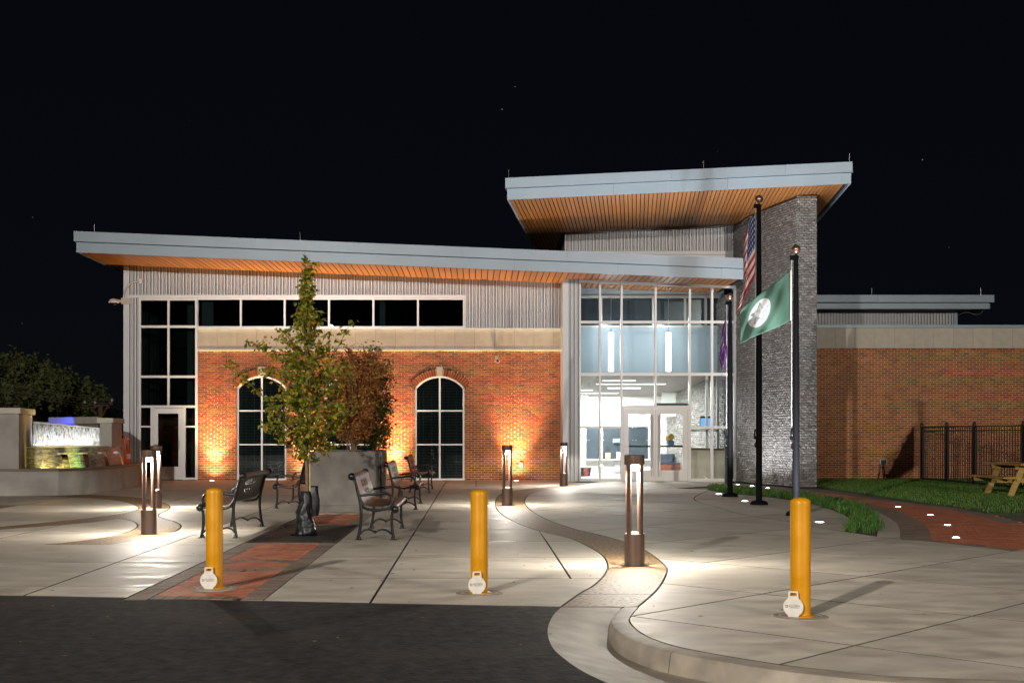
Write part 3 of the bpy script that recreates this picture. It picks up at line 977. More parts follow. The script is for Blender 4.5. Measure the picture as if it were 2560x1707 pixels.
MB().box(XW1, XR0, YF+.021, YF+.14, Z_BAND+.02, ZSID+.02).build('siding_backing', m_siding, sid)
MB().hexa([(XL0,YF-.06,0),(XL0+.13,YF-.06,0),(XL0+.13,YF+.3,0),(XL0,YF+.3,0)], [(XL0,YF-.06,zs(XL0)+.03),(XL0+.13,YF-.06,zs(XL0)+.03),(XL0+.13,YF+.3,zs(XL0)+.03),(XL0,YF+.3,zs(XL0)+.03)]).build('corner_trim', m_siding, sid)
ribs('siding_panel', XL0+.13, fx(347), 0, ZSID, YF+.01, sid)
MB().box(XL0+.13, fx(347), YF+.02, YF+.3, 0, ZSID).build('siding_backing', m_siding, sid)
MB().box(XL0-.02, XW1+.04, YF-.05, YF+.10, fz(745)+.003, fz(738)).build('window_head_trim', m_alu, sid)
# side wall of the building, going back
MB().box(XL0, XL0+.1, YF+.3, YF+9, 0, 6.6).build('side_wall', m_siding, bld)

# --- clerestory strip
st = MB(); y0, y1 = YF-.03, YF+.08
xm = [493.6,602.5,712,822.6,933.5,1045,1160]
zt_, zb_ = fz(745), fz(818)
for i, x in enumerate(xm):
    st.box(fx(x)-(.0 if i == 0 else .03), fx(x)+.03, y0, y1, zb_-.04, zt_)
st.box(fx(xm[0]), fx(xm[-1]), y0+.002, y1-.002, zt_-.055, zt_-.002); st.box(fx(xm[0]), fx(xm[-1]), y0+.003, y1-.003, zb_-.039, zb_+.03)
strip = st.build('clerestory_window', m_alu, bld)
for i in range(6):
    MB().box(fx(xm[i])+.03, fx(xm[i+1])-.03, YF+.02, YF+.026, zb_+.03, zt_-.055).build('pane', m_glass, strip)
MB().box(fx(494)+.05, fx(527), YF+.35, YF+.38, zb_-.1, zt_).build('inner_post', m_teal, strip)
MB().box(fx(947), fx(961), YF+.35, YF+.38, zb_-.1, zt_).build('inner_post', m_teal, strip)

# --- tall corner storefront with door
sf = MB(); y0, y1 = YF-.03, YF+.09
def vb(x, ya, yb, w=.06, m_=None): sf.box(fx(x)-w/2, fx(x)+w/2, y0, y1, fz(yb), fz(ya))
def hb(xa, xb, y, w=.06): sf.box(fx(xa), fx(xb), y0+.004, y1-.004, fz(y)-w/2, fz(y)+w/2)
for x in (349.5, 491.5): vb(x, 745, 1199, .075)
vb(421.5, 748, 1015)
for y in (748, 816.5, 941.5, 1016): hb(349, 492, y, .07)
for x in (380, 461): vb(x, 1018, 1199, .075)
hb(349, 380, 1066, .05); hb(461, 492, 1066, .05); hb(349, 380, 1196); hb(461, 492, 1196)
front = sf.build('storefront_window', m_alu, bld)
def pane(xa, xb, ya, yb, parent, mat=m_glass, yy=None, s=SF):
    yy = YF+.03 if yy is None else yy
    return MB().box((xa-PX)*s, (xb-PX)*s, yy, yy+.006, H-(yb-PY)*s, H-(ya-PY)*s).build('pane', mat, parent)
for xa, xb in ((352.5,419),(424,488.5)):
    for ya, yb in ((751,813.5),(819.5,938.5),(944.5,1013)): pane(xa, xb, ya, yb, front)
for xa, xb in ((352.5,377),(464,488.5)):
    for ya, yb in ((1019,1064),(1068,1193.5)): pane(xa, xb, ya, yb, front)
door = MB()
door.box(fx(383.5), fx(395.5), YF-.02, YF+.04, .02, fz(1020)); door.box(fx(446.5), fx(458), YF-.02, YF+.04, .02, fz(1020))
door.box(fx(395.5), fx(446.5), YF-.019, YF+.039, fz(1033.5), fz(1020)); door.box(fx(395.5), fx(446.5), YF-.019, YF+.039, .02, fz(1166))
dr = door.build('door', m_alu, bld)
pane(395.5, 446.5, 1033.5, 1166, dr, m_glass, YF+.005)
hd = MB(); hd.tube([(fx(449),YF-.02,fz(1100)),(fx(449),YF-.08,fz(1101)),(fx(449),YF-.08,fz(1121)),(fx(449),YF-.02,fz(1122))], .012); hd.build('handle', m_alu, dr)
# seen through it: the return glazing of the corner
ig = MB()
for yy in (YF+1.0, YF+2.0, YF+3.0): ig.box(XL0+.12, XL0+.24, yy-.06, yy+.06, 0, 5.4)
for z in (4.6, 3.1, 2.2): ig.box(XL0+.12, XL0+.24, YF+.3, YF+4.0, z-.04, z+.04)
ig.box(fx(455), fx(470), YF+.7, YF+.8, 0, 5.4)
ig.build('corner_return_frame', m_teal, bld)

# --- entrance column and curtain wall
XC0, XC1 = ex(1406.6), ex(1447)
MB().hexa([(XC0,YE-.02,0),(XC1,YE-.02,0),(XC1,YF+.2,0),(XC0,YF+.2,0)], [(XC0,YE-.02,zs(XC0)+.02),(XC1,YE-.02,zs(XC1)+.02),(XC1,YF+.2,zs(XC1)+.02),(XC0,YF+.2,zs(XC0)+.02)]).build('entrance_column', m_siding, bld)
colp = bld
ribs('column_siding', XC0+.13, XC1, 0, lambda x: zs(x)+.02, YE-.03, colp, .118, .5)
MB().hexa([(XC0-.005,YE-.07,0),(XC0+.13,YE-.07,0),(XC0+.13,YE-.02,0),(XC0-.005,YE-.02,0)], [(XC0-.005,YE-.07,zs(XC0)+.02),(XC0+.13,YE-.07,zs(XC0)+.02),(XC0+.13,YE-.02,zs(XC0)+.02),(XC0-.005,YE-.02,zs(XC0)+.02)]).build('column_trim', m_siding, colp)
cw = MB(); y0, y1 = YE-.02, YE+.12
vm = [1449,1500,1554,1639,1724.6,1780.4,1838.5]
ztop = lambda x: zs(ex(x))+.01
for i, x in enumerate(vm):
    zb = 0.0 if x != 1639 else ez(1015)
    w = .075 if i in (0, 6) else .062
    cw.box(ex(x)-w/2, ex(x)+w/2, y0, y1, zb, ztop(x))
cw_z = [(1449,1838.5,805,.075),(1449,1838.5,935.5,.085),(1554,1724.6,1017,.085),(1449,1554,1068,.07),(1724.6,1838.5,1068,.07),(1449,1554,1199.5,.09),(1724.6,1838.5,1199.5,.09)]
for xa, xb, y, w in cw_z: cw.box(ex(xa), ex(xb), y0+.004, y1-.004, ez(y)-w/2, ez(y)+w/2)
cw.hexa([(ex(1449),y0+.004,zs(ex(1449))-.06),(ex(1838),y0+.004,zs(ex(1838))-.06),(ex(1838),y1-.004,zs(ex(1838))-.06),(ex(1449),y1-.004,zs(ex(1449))-.06)],
        [(ex(1449),y0+.004,zs(ex(1449))+.01),(ex(1838),y0+.004,zs(ex(1838))+.01),(ex(1838),y1-.004,zs(ex(1838))+.01),(ex(1449),y1-.004,zs(ex(1449))+.01)])
curtain = cw.build('entrance_glazing', m_alu, bld)
rows = [(692,802),(808,932),(939,None)]
for i in range(6):
    xa, xb = vm[i]+2.6, vm[i+1]-2.6
    xm_ = (xa+xb)/2
    ya = PY-(zs(ex(xm_))-.06-H)/SE
    pane(xa, xb, ya, 802, curtain, m_glass_clear, YE+.04, SE)
    pane(xa, xb, 808, 932, curtain, m_glass_clear, YE+.04, SE)
    if i in (2, 3): pane(xa, xb, 939, 1013.5, curtain, m_glass_clear, YE+.04, SE)
    else:
        pane(xa, xb, 939, 1065, curtain, m_glass_clear, YE+.04, SE); pane(xa, xb, 1071, 1195.5, curtain, m_glass_clear, YE+.04, SE)
for k, (xa, xb, ga, gb) in enumerate(((1558,1638.4,1571.5,1626),(1638.8,1719,1651.5,1707))):
    d_ = MB(); a, b = YE-.015, YE+.05
    d_.box(ex(xa), ex(ga), a, b, .015, ez(1021)); d_.box(ex(gb), ex(xb), a, b, .015, ez(1021))
    d_.box(ex(ga), ex(gb), a+.002, b-.002, ez(1034), ez(1021)); d_.box(ex(ga), ex(gb), a+.002, b-.002, .015, ez(1175.5))
    dd = d_.build('door', m_alu, bld)
    pane(ga, gb, 1034, 1175.5, dd, m_glass_clear, YE+.012, SE)
    hx = ex(1630 if k == 0 else 1647.5)
    h_ = MB(); h_.tube([(hx,YE-.10,ez(1037)),(hx,YE-.10,ez(1190))], .016, 8)
    for yy in (1040, 1187): h_.tube([(hx,YE-.10,ez(yy)),(hx,YE-.01,ez(yy))], .012, 6)
    h_.build('pull_handle', m_alu, dd)
    MB().box(ex(ga), ex(gb), YE+.055, YE+.12, ez(1117.5), ez(1113)).build('push_bar', m_black, dd)
    if k == 0: MB().box(ex(1574), ex(1616), YE+.06, YE+.11, ez(1035.5), ez(1034.2)).build('closer', m_black, dd)
MB().box(ex(1554)+.03, ex(1557.6), y0, y1, 0, ez(1020)).build('door_jamb', m_alu, curtain)
MB().box(ex(1719.6), ex(1724.6)-.03, y0, y1, 0, ez(1020)).build('door_jamb', m_alu, curtain)
MB().box(ex(1642), ex(1722), YE+.2, YE+.24, ez(1014), ez(1007)).build('closer_header', m_teal, curtain)

# --- lower roof
YR = F*.0113
XRL, XRR = -11.29, 7.62
lr = MB()
def slab_between(mb, x0, x1, y0, y1, zf0, zf1):
    mb.hexa([(x0,y0,zf0(x0)),(x1,y0,zf0(x1)),(x1,y1,zf0(x1)),(x0,y1,zf0(x0))], [(x0,y0,zf1(x0)),(x1,y0,zf1(x1)),(x1,y1,zf1(x1)),(x0,y1,zf1(x0))])
slab_between(lr, XRL+.06, XRR, YR+.05, YF+9, lambda x: zs(x)+.04, lambda x: zs(x)+.50)
roof1 = lr.build('lower_roof', m_soffgap, bld)
rt = MB(); slab_between(rt, XRL+.06, XRR, YR+.05, YF+9, lambda x: zs(x)+.502, lambda x: zs(x)+.52); rt.build('roof_membrane', m_roof, roof1)
def fascia(parent, x0, x1, y, zf, h1, h2, name='fascia_panel', plen=2.92, start=.7):
    x = x0; first = True
    while x < x1-.01:
        q = min(x+(plen if not first else start), x1); first = False
        mb = MB(); slab_between(mb, x+.002, q-.002, y, y+.05, lambda v: zf(v)-.02, lambda v: zf(v)+h1); mb.build(name, m_fascia, parent)
        x = q
    x = x0-.05; first = True
    while x < x1-.01:
        q = min(x+(plen if not first else start+1.5), x1); first = False
        mb = MB(); slab_between(mb, x+.002, q-.002, y-.085, y+.05, lambda v: zf(v)+h1+.014, lambda v: zf(v)+h1+h2); mb.build(name, m_fascia, parent)
        x = q
fascia(roof1, XRL, XRR, YR, zs, .265, .30)
mb = MB()
mb.hexa([(XRL,YR+.05,zs(XRL)-.02),(XRL+.05,YR+.05,zs(XRL)-.02),(XRL+.05,YF+9,zs(XRL)-.02),(XRL,YF+9,zs(XRL)-.02)], [(XRL,YR+.05,zs(XRL)+.265),(XRL+.05,YR+.05,zs(XRL)+.265),(XRL+.05,YF+9,zs(XRL)+.265),(XRL,YF+9,zs(XRL)+.265)])
mb.hexa([(XRL-.05,YR+.05,zs(XRL)+.268),(XRL+.05,YR+.05,zs(XRL)+.268),(XRL+.05,YF+9,zs(XRL)+.268),(XRL-.05,YF+9,zs(XRL)+.268)], [(XRL-.05,YR+.05,zs(XRL)+.565),(XRL+.05,YR+.05,zs(XRL)+.565),(XRL+.05,YF+9,zs(XRL)+.565),(XRL-.05,YF+9,zs(XRL)+.565)])
mb.build('rake_fascia', m_fascia, roof1)
# soffit boards, one by one
bme = MB()
bme.add([(-.5,0,0),(.5,0,0),(.5,1,0),(-.5,1,0),(-.5,0,.02),(.5,0,.02),(.5,1,.02),(-.5,1,.02)], [(0,3,2,1),(0,1,5,4),(1,2,6,5),(3,0,4,7),(2,3,7,6)])
BOARD = bme.mesh('soffit_board', m_wood)
pitch = .178
n = int((XRR-XRL-.06)/pitch)
tilt = math.atan(.0404)
for i in range(n):
    x = XRL+.06+pitch*(i+.5)
    o = link(BOARD, 'soffit_board', roof1)
    ylen = (YF+.03 if x < XR0 else F*.0125+.05) - (YR+.052)
    if x < XL0: ylen = 7.0
    o.location = (x, YR+.052, zs(x)); o.scale = (pitch-.026, ylen, 1); o.rotation_euler = (0, tilt, 0)
def rod(x, y, zb, zt, parent): MB().tube([(x,y,zb),(x,y,zt)], .010, 6).build('lightning_rod', m_rod, parent)
for x in (240, 752): rod((x-PX)*.0114, YR+.15, zs((x-PX)*.0114)+.5, zs((x-PX)*.0114)+.82, roof1)

# --- upper roof over the entrance
YU = F*.01016
XU0, XU1 = .79, 9.53
zu = lambda x: 7.37 + (x-XU0)*.047
SK = .13
YUB = 42.0
up = MB()
def skew(mb, x0, x1, y0, y1, a, b):
    k0, k1 = SK*(y0-YU), SK*(y1-YU)
    mb.hexa([(x0+k0,y0,zu(x0)+a),(x1+k0,y0,zu(x1)+a),(x1+k1,y1,zu(x1)+a),(x0+k1,y1,zu(x0)+a)], [(x0+k0,y0,zu(x0)+b),(x1+k0,y0,zu(x1)+b),(x1+k1,y1,zu(x1)+b),(x0+k1,y1,zu(x0)+b)])
skew(up, XU0+.05, XU1-.05, YU+.05, YUB, .04, .48)
roof2 = up.build('upper_roof', m_soffgap, bld)
fascia(roof2, XU0, XU1, YU, zu, .25, .265, plen=2.9, start=2.7)
mb = MB()
for xa in (XU0, XU1-.05):
    e = -.05 if xa == XU0 else .05
    mb = MB(); skew(mb, xa, xa+.05, YU+.051, YUB, -.02, .25); mb.build('rake_fascia', m_fascia, roof2)
    mb = MB(); skew(mb, xa+min(e,0), xa+.05+max(e,0), YU+.051, YUB, .264, .515); mb.build('rake_fascia', m_fascia, roof2)
p2 = .108
n = int((XU1-XU0-.1)/p2)
bme = MB(); L_ = YUB-.1-(YU+.052); k_ = SK*L_
bme.add([(-.5*(p2-.019),0,0),(.5*(p2-.019),0,0),(.5*(p2-.019)+k_,L_,0),(-.5*(p2-.019)+k_,L_,0),(-.5*(p2-.019),0,.02),(.5*(p2-.019),0,.02),(.5*(p2-.019)+k_,L_,.02),(-.5*(p2-.019)+k_,L_,.02)], [(0,3,2,1),(0,1,5,4),(1,2,6,5),(3,0,4,7)])
BOARD2 = bme.mesh('soffit_board', m_wood)
for i in range(n):
    x = XU0+.05+p2*(i+.5)
    o = link(BOARD2, 'soffit_board', roof2); o.location = (x, YU+.052, zu(x)-.002); o.rotation_euler = (0, 0, 0)
for x in (1271, 1755, 2117): rod((x-PX)*.0103, YU+.2, zu((x-PX)*.0103)+.48, zu((x-PX)*.0103)+.78, roof2)
SU = .01199; YS_ = F*SU
xa, xb = (1412-PX)*SU, 7.95
us = MB().hexa([(xa,YS_+.02,6.0),(xb,YS_+.02,6.0),(xb,YS_+.2,6.0),(xa,YS_+.2,6.0)], [(xa,YS_+.02,zu(xa)+.02),(xb,YS_+.02,zu(xb)-.02),(xb,YS_+.2,zu(xb)-.02),(xa,YS_+.2,zu(xa)+.02)]).build('upper_siding', m_siding, bld)
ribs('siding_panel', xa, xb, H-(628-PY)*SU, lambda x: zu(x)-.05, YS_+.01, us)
MB().box(xa-.03, xb, YS_-.10, YS_+.05, H-(637-PY)*SU, H-(629-PY)*SU).build('ledge_trim', m_siding, us)
MB().box(xa-.03, xb, YS_-.06, YS_+.05, 6.2, H-(637.5-PY)*SU).build('ledge_trim', m_siding, us)
MB().box(xa, xa+.1, YS_+.2, YS_+5, 5.9, 7.5).build('upper_side_wall', m_siding, us)

# --- stone wall slicing through the entrance
pier = thing('stone_wall', 'tall grey split-stone wall rising to the upper roof beside the entrance', 'wall', (8.5,33,0))
plan = spline([(8.50,32.33),(8.17,33.6),(7.88,35.0),(7.72,36.3),(7.55,38.2),(7.3,40.2),(7.0,42.2),(6.62,44.0)], 8)
core = MB()
T_ = .50
def ztop_at(p): return zu(p[0]-SK*(p[1]-YU))-.004 if p[1] < 36.6 else 3.3
for i in range(len(plan)-1):
    a, b = plan[i], plan[i+1]
    if a[1] < 36.5:
        za, zb = zu(a[0]-SK*(a[1]-YU))-.006, zu(b[0]-SK*(b[1]-YU))-.006
    else: za = zb = 5.6
    core.hexa([(a[0]+.012,a[1],0),(b[0]+.012,b[1],0),(b[0]+.53,b[1],0),(a[0]+.53,a[1],0)], [(a[0]+.012,a[1],za),(b[0]+.012,b[1],zb),(b[0]+.53,b[1],zb),(a[0]+.53,a[1],za)])
core_o = core.build('wall_core', m_stonemortar, pier)
def split_blocks(name, spots, parent, keep):
    """spots: (centre, tangent, normal, width, height): rough-faced blocks"""
    near = sorted(spots, key=lambda s: s[0][0]**2+s[0][1]**2+(s[0][2]-H)**2)
    rest = MB()
    for i, (c, t, nrm, w, h) in enumerate(near):
        mb = MB() if i < keep else rest
        c, t, nrm = Vector(c), Vector(t), Vector(nrm); u = Vector((0,0,1))
        base = [c + t*(sx*w/2) + u*(sz*h/2) for sx, sz in ((-1,-1),(1,-1),(1,1),(-1,1))]
        fr = [c + t*(sx*(w/2-.006)) + u*(sz*(h/2-.005)) + nrm*(.010+random.uniform(0,.020)) for sx, sz in ((-1,-1),(1,-1),(1,1),(-1,1))]
        mid = [c + t*random.uniform(-.35,.35)*w + u*random.uniform(-.3,.3)*h + nrm*(.020+random.uniform(-.008,.026))]
        mb.add(base+fr+mid, [(0,1,5,4),(1,2,6,5),(2,3,7,6),(3,0,4,7),(4,5,8),(5,6,8),(6,7,8),(7,4,8)])
        if i < keep: mb.build(name, m_stone, parent)
    if rest.v:
        o = rest.build(name, m_stone, parent); o['kind'] = 'stuff'
spots = []
rs = resample(plan, 600)
d = 0; acc = []
tot = sum((rs[i+1]-rs[i]).length for i in range(len(rs)-1))
def at(dist):
    f_ = dist/tot*(len(rs)-1); i = min(int(f_), len(rs)-2); q = f_-i
    p = rs[i].lerp(rs[i+1], q); t = (rs[i+1]-rs[i]).normalized(); return p, t
hc = .0677
for r_ in range(118):
    z = (r_+.5)*hc
    d = -(.065 if r_ % 2 else 0) + .065
    while d < tot-.08:
        p, t = at(max(d, .05))
        zmax = (zu(p.x-SK*(p.y-YU))-.02) if p.y < 36.5 else 5.5
        if z+hc/2 < zmax:
            spots.append(((p.x, p.y, z), (t.x, t.y, 0), (-t.y, t.x, 0) if -t.y < 0 else (t.y, -t.x, 0), .122, hc-.008))
        d += .13
for r_ in range(118):
    z = (r_+.5)*hc
    if z+hc/2 > zu(8.8-SK*(32.3-YU))-.02: break
    off = .0 if r_ % 2 else .065
    for k in range(6):
        x0 = 8.50+k*.13-off; a, b = max(x0, 8.50), min(x0+.13, 9.035)
        if b-a > .03: spots.append((((a+b)/2, 32.325, z), (1,0,0), (0,-1,0), b-a-.008, hc-.008))
split_blocks('stone_block', spots, pier, 300)

# --- right wing
SW = .0124; YW = F*SW
wx = lambda x: (x-PX)*SW
wing = thing('brick_wing', 'low red brick wing with stone band behind lawn and black fence', 'building', (15,YW,0))
Xa, Xb = 8.7, 24.0
Zb1, Zb2, Zb3 = H-(871-PY)*SW, H-(820-PY)*SW, H-(812.5-PY)*SW
ww = MB().box(Xa, Xb, YW, YW+.3, 0, Zb1).build('brick_wall', m_mortar, wing)
sp = []
for r_ in range(int(Zb1/course)+1):
    z0 = r_*course; z1 = min(z0+course, Zb1)
    if z1-z0 < .04: continue
    x = Xa-(blen/2 if r_ % 2 else 0)
    while x < 18.6:
        p, q = max(x, Xa), x+blen
        if not (12.0 < 0): sp.append(((p+q)/2, YW-.001, (z0+z1)/2, q-p-.014, .016+random.uniform(-.002,.002), course-.0155, 0, 0))
        x += blen
pieces(ww, 'brick', m_brick, sp, 'y', 300)
bd = MB().box(Xa, Xb, YW+.02, YW+.3, Zb1, Zb2).build('limestone_band', m_joint, wing)
x = Xa
while x < 18.6:
    MB().box(x+.003, x+.606, YW-.03, YW+.05, Zb1+.006, Zb2-.004).build('limestone_panel', m_limestone, bd); x += .609
MB().box(Xa, Xb, YW-.07, YW+.6, Zb2, Zb3).build('coping', m_fascia, wing)
MB().box(Xa, Xb, YW+.6, YW+12, 0, Zb3-.05).build('wing_volume', m_roof, wing)
SB = .0135; YB_ = F*SB
bx = lambda x: (x-PX)*SB; bz = lambda y: H-(y-PY)*SB
br_ = MB().box(6.0, bx(2471), YB_, YB_+6, bz(773), bz(740)).build('back_roof', m_roof, wing)
MB().box(6.0, bx(2473), YB_-.05, YB_-.002, bz(772.5), bz(758.6)).build('fascia_panel', m_fascia, br_)
for a, b in ((6.0, bx(2191)), (bx(2191.5), bx(2482.5))): MB().box(a, b, YB_-.10, YB_-.052 if False else YB_-.003, bz(756), bz(738)).build('fascia_panel', m_fascia, br_)
MB().box(6.0, bx(2416), YB_+.9, YB_+1.0, 4.4, bz(771)).build('back_siding', m_siding, wing)
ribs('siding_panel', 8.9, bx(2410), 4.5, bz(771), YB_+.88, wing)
MB().box(bx(2408), bx(2416)+.02, YB_+.80, YB_+.95, 4.4, bz(771)).build('corner_trim', m_fascia, wing)
for x in (2182, 2455): rod(bx(x), YB_+.1, bz(740), bz(719), br_)
MB().tube(spline([(bx(2417),YB_+.8,bz(783)),(bx(2425),YB_+.5,bz(778)),(bx(2434),YB_+.4,bz(778.5)),(bx(2446),YB_+.3,bz(784)),(bx(2456),YB_+.2,bz(783)),(bx(2460),YB_+.1,bz(776))], 4), .012, 6).build('conduit', m_rod, br_)
# ------------------------------------------------------------------ lobby behind the glazing
SI = .0125; YBK = F*SI
SL = .01427; YL = F*SL
ix = lambda x, s=SL: (x-PX)*s
iz = lambda y, s=SL: H-(y-PY)*s
lob = MB()
lob.box(2.9, 7.9, YE+.12, YL+.5, -.05, .008)
lobby = lob.build('lobby_floor', m_floor, bld)
bk = MB()
zbk, zw0, zw1 = 3.27, H-(816-PY)*SI, H-(741-PY)*SI
bxx = lambda x: (x-PX)*SI
bk.box(2.9, 7.75, YBK, YBK+.15, zbk, zw0); bk.box(2.9, 7.75, YBK, YBK+.15, zw1, 6.2)
bulk = bk.build('bulkhead', m_greywall, bld)
MB().box(2.9, 7.75, YBK+.10, YBK+.12, zw0, zw1).build('bulkhead_pane', m_counter, bulk)
fr = MB()
for x in (1503, 1633, 1713, 1765, 1800): fr.box(bxx(x)-.03, bxx(x)+.03, YBK-.02, YBK+.1, zw0, zw1)
fr.box(2.9, 7.75, YBK-.03, YBK+.08, zw1-.05, zw1+.03); fr.box(2.9, 7.75, YBK-.03, YBK+.08, zw0-.03, zw0+.03)
fr.build('bulkhead_frame', m_alu, bulk)
lw = MB(); lw.box(2.80, 2.92, YE+.1, YL+.4, 0, 6.2); lw.build('lobby_side_wall', m_white, bld)
wl_ = MB()
wl_.box(2.9, ix(1465), YL, YL+.1, 0, 3.1); wl_.box(ix(1497), ix(1507), YL, YL+.1, 0, 3.1); wl_.box(ix(1621), 8.2, YL, YL+.1, 0, 3.1)
wl_.box(ix(1465), ix(1497), YL, YL+.1, iz(1066), 3.1); wl_.box(ix(1507), ix(1621), YL, YL+.1, iz(1066), 3.1)
wl_.box(ix(1465), ix(1497), YL, YL+.1, 0, iz(1147)); wl_.box(ix(1507), ix(1621), YL, YL+.1, 0, iz(1147))
back = wl_.build('lobby_back_wall', m_white, bld)
for a, b in ((1465,1497),(1507,1552),(1552.5,1621)): MB().box(ix(a), ix(b), YL+.06, YL+.08, iz(1147), iz(1066)).build('service_window', m_counter, back)
MB().box(ix(1463), ix(1623), YL-.28, YL+.02, iz(1149.5), iz(1147)).build('service_counter', m_white, back)
MB().box(ix(1583), ix(1605), YL-.03, YL-.002, iz(1014), iz(1005)).build('air_grille', m_siding, back)
MB().box(ix(1534), ix(1553), YL-.05, YL-.002, iz(1180), iz(1152)).build('deal_tray', m_siding, back)
for a in (1467, 1473, 1510, 1582, 1590, 1618):
    for yy in (1069, 1100): MB().box(ix(a)-.012, ix(a)+.012, YL+.03, YL+.058, iz(yy)-.012, iz(yy)+.012).build('glass_clip', m_alu, back)
MB().box(ix(1655,.0139), ix(1720,.0139), F*.0139, F*.0139+.08, H-(1041-PY)*.0139, 2.95).build('inner_header', m_white, back)
# sloping plank ceiling with linear lights
cz = lambda y: 3.27 - (y-38.1)*.1
ce = MB().hexa([(2.9,YBK+.1,cz(YBK)+.03),(8.2,YBK+.1,cz(YBK)+.03),(8.2,YL+.2,cz(YL)+.03),(2.9,YL+.2,cz(YL)+.03)], [(2.9,YBK+.1,cz(YBK)+.2),(8.2,YBK+.1,cz(YBK)+.2),(8.2,YL+.2,cz(YL)+.2),(2.9,YL+.2,cz(YL)+.2)]).build('lobby_ceiling', m_soffgap, bld)
yy = YBK+.02
while yy < YL+.1:
    MB().hexa([(2.92,yy,cz(yy)),(8.2,yy,cz(yy)),(8.2,yy+.20,cz(yy+.20)),(2.92,yy+.20,cz(yy+.20))], [(2.92,yy,cz(yy)+.02),(8.2,yy,cz(yy)+.02),(8.2,yy+.20,cz(yy+.20)+.02),(2.92,yy+.20,cz(yy+.20)+.02)]).build('ceiling_plank', m_lobbyceil, ce)
    yy += .215
LL = [(949.5,1507,1589),(958,1491,1664),(968.6,1520,1601),(973.3,1450,1482),(980.5,1450,1546),(989,1449,1470)]
where = ['short linear ceiling light nearest the entrance glass','longest linear ceiling light in the lobby','middle short linear ceiling light in the lobby','left linear ceiling light above service windows','long left linear ceiling light near lobby back wall','small linear ceiling light deepest in the lobby']
for k, (y, a, b) in enumerate(LL):
    s = 5.68/(1390-y); Yc = F*s
    t = thing('linear_light', where[k], 'ceiling light', ((a+b)/2*s-PX*s, Yc, cz(Yc)-.03), group='linear lights in the lobby ceiling')
    MB().box((a-PX)*s, (b-PX)*s, Yc-.05, Yc+.05, cz(Yc)-.035, cz(Yc)-.022).build('diffuser', e_ceil, t)
    MB().box((a-PX)*s-.02, (b-PX)*s+.02, Yc-.06, Yc+.06, cz(Yc)-.021, cz(Yc)+.005).build('housing', m_white, t)
    if k in (1, 4): light('AREA', 'lamp_light', ((a+b)/2*s-PX*s, Yc, cz(Yc)-.05), P_LOBBY, (1,.97,.93), t, target=((a+b)/2*s-PX*s, Yc, 0), size=1.6, sy=.4)
# pendants
pend = []
for k, x in enumerate((1527.5, 1671)):
    s = .0122; X = (x-PX)*s; Y = F*s
    t = thing('pendant_lamp', ('left' if k == 0 else 'right')+' tall white tube pendant lamp behind the upper entrance glass', 'pendant lamp', (X,Y,H-(928-PY)*s), group='tube pendants in the entrance')
    z0, z1 = H-(928-PY)*s, H-(831-PY)*s
    MB().lathe([(.075,z0),(.080,z0+.02),(.080,z1-.02),(.075,z1)], (X,Y,0), 20).build('tube_diffuser', e_pend, t, smooth=40)
    MB().lathe([(.03,z1+.001),(.03,z1+.05),(.012,z1+.08)], (X,Y,0), 12).build('stem_cap', m_alu, t)
    MB().tube([(X,Y,z1+.07),(X,Y,zs(X)-.02)], .006, 6).build('cord', m_alu, t)
    MB().box(X-.07, X+.07, Y-.05, Y+.05, zs(X)-.03, zs(X)-.001).build('canopy_plate', m_white, t)
    light('POINT', 'lamp_light', (X, Y-.18, (z0+z1)/2), 34, (.95,.97,1), t, radius=.3)
    light('POINT', 'lamp_light', (X, Y+.25, z1+.3), 26, (.95,.97,1), t, radius=.15)
# low tan wall and screen by the stone wall
tw = MB().prism([(6.55,37.6),(7.45,36.6),(7.6,36.8),(6.75,38.3)], .0, .92).build('tan_half_wall', m_tanwall, bld)
MB().prism([(6.50,37.57),(7.45,36.52),(7.66,36.8),(6.75,38.4)], .92, .97).build('half_wall_cap', m_bronze, bld)
fr = MB()
for x in (1767, 1795): fr.box((x-PX)*.0123-.035, (x-PX)*.0123+.035, F*.0123, F*.0123+.06, .05, 3.2)
fr.box((1727-PX)*.0123, (1797-PX)*.0123, F*.0123, F*.0123+.05, H-(1079-PY)*.0123, H-(1073-PY)*.0123)
fr.build('inner_vestibule_frame', m_alu, bld)
MB().box((1651-PX)*.0136, (1689-PX)*.0136, F*.0142, F*.0142+.06, 0, 2.75).build('inner_partition', m_white, bld)
scr = thing('wall_screen', 'small glowing blue screen on the stone wall inside', 'screen', ((1766-PX)*.0127,F*.0127,1.6))
MB().box((1752-PX)*.0127, (1780-PX)*.0127, F*.0127, F*.0127+.04, H-(1068-PY)*.0127, H-(1045-PY)*.0127).build('display', EM('screen_glow', (.25,.55,1.0), 1.2), scr)
MB().box((1751-PX)*.0127, (1781-PX)*.0127, F*.0127+.041, F*.0127+.08, H-(1069-PY)*.0127, H-(1040-PY)*.0127).build('case', m_black, scr)
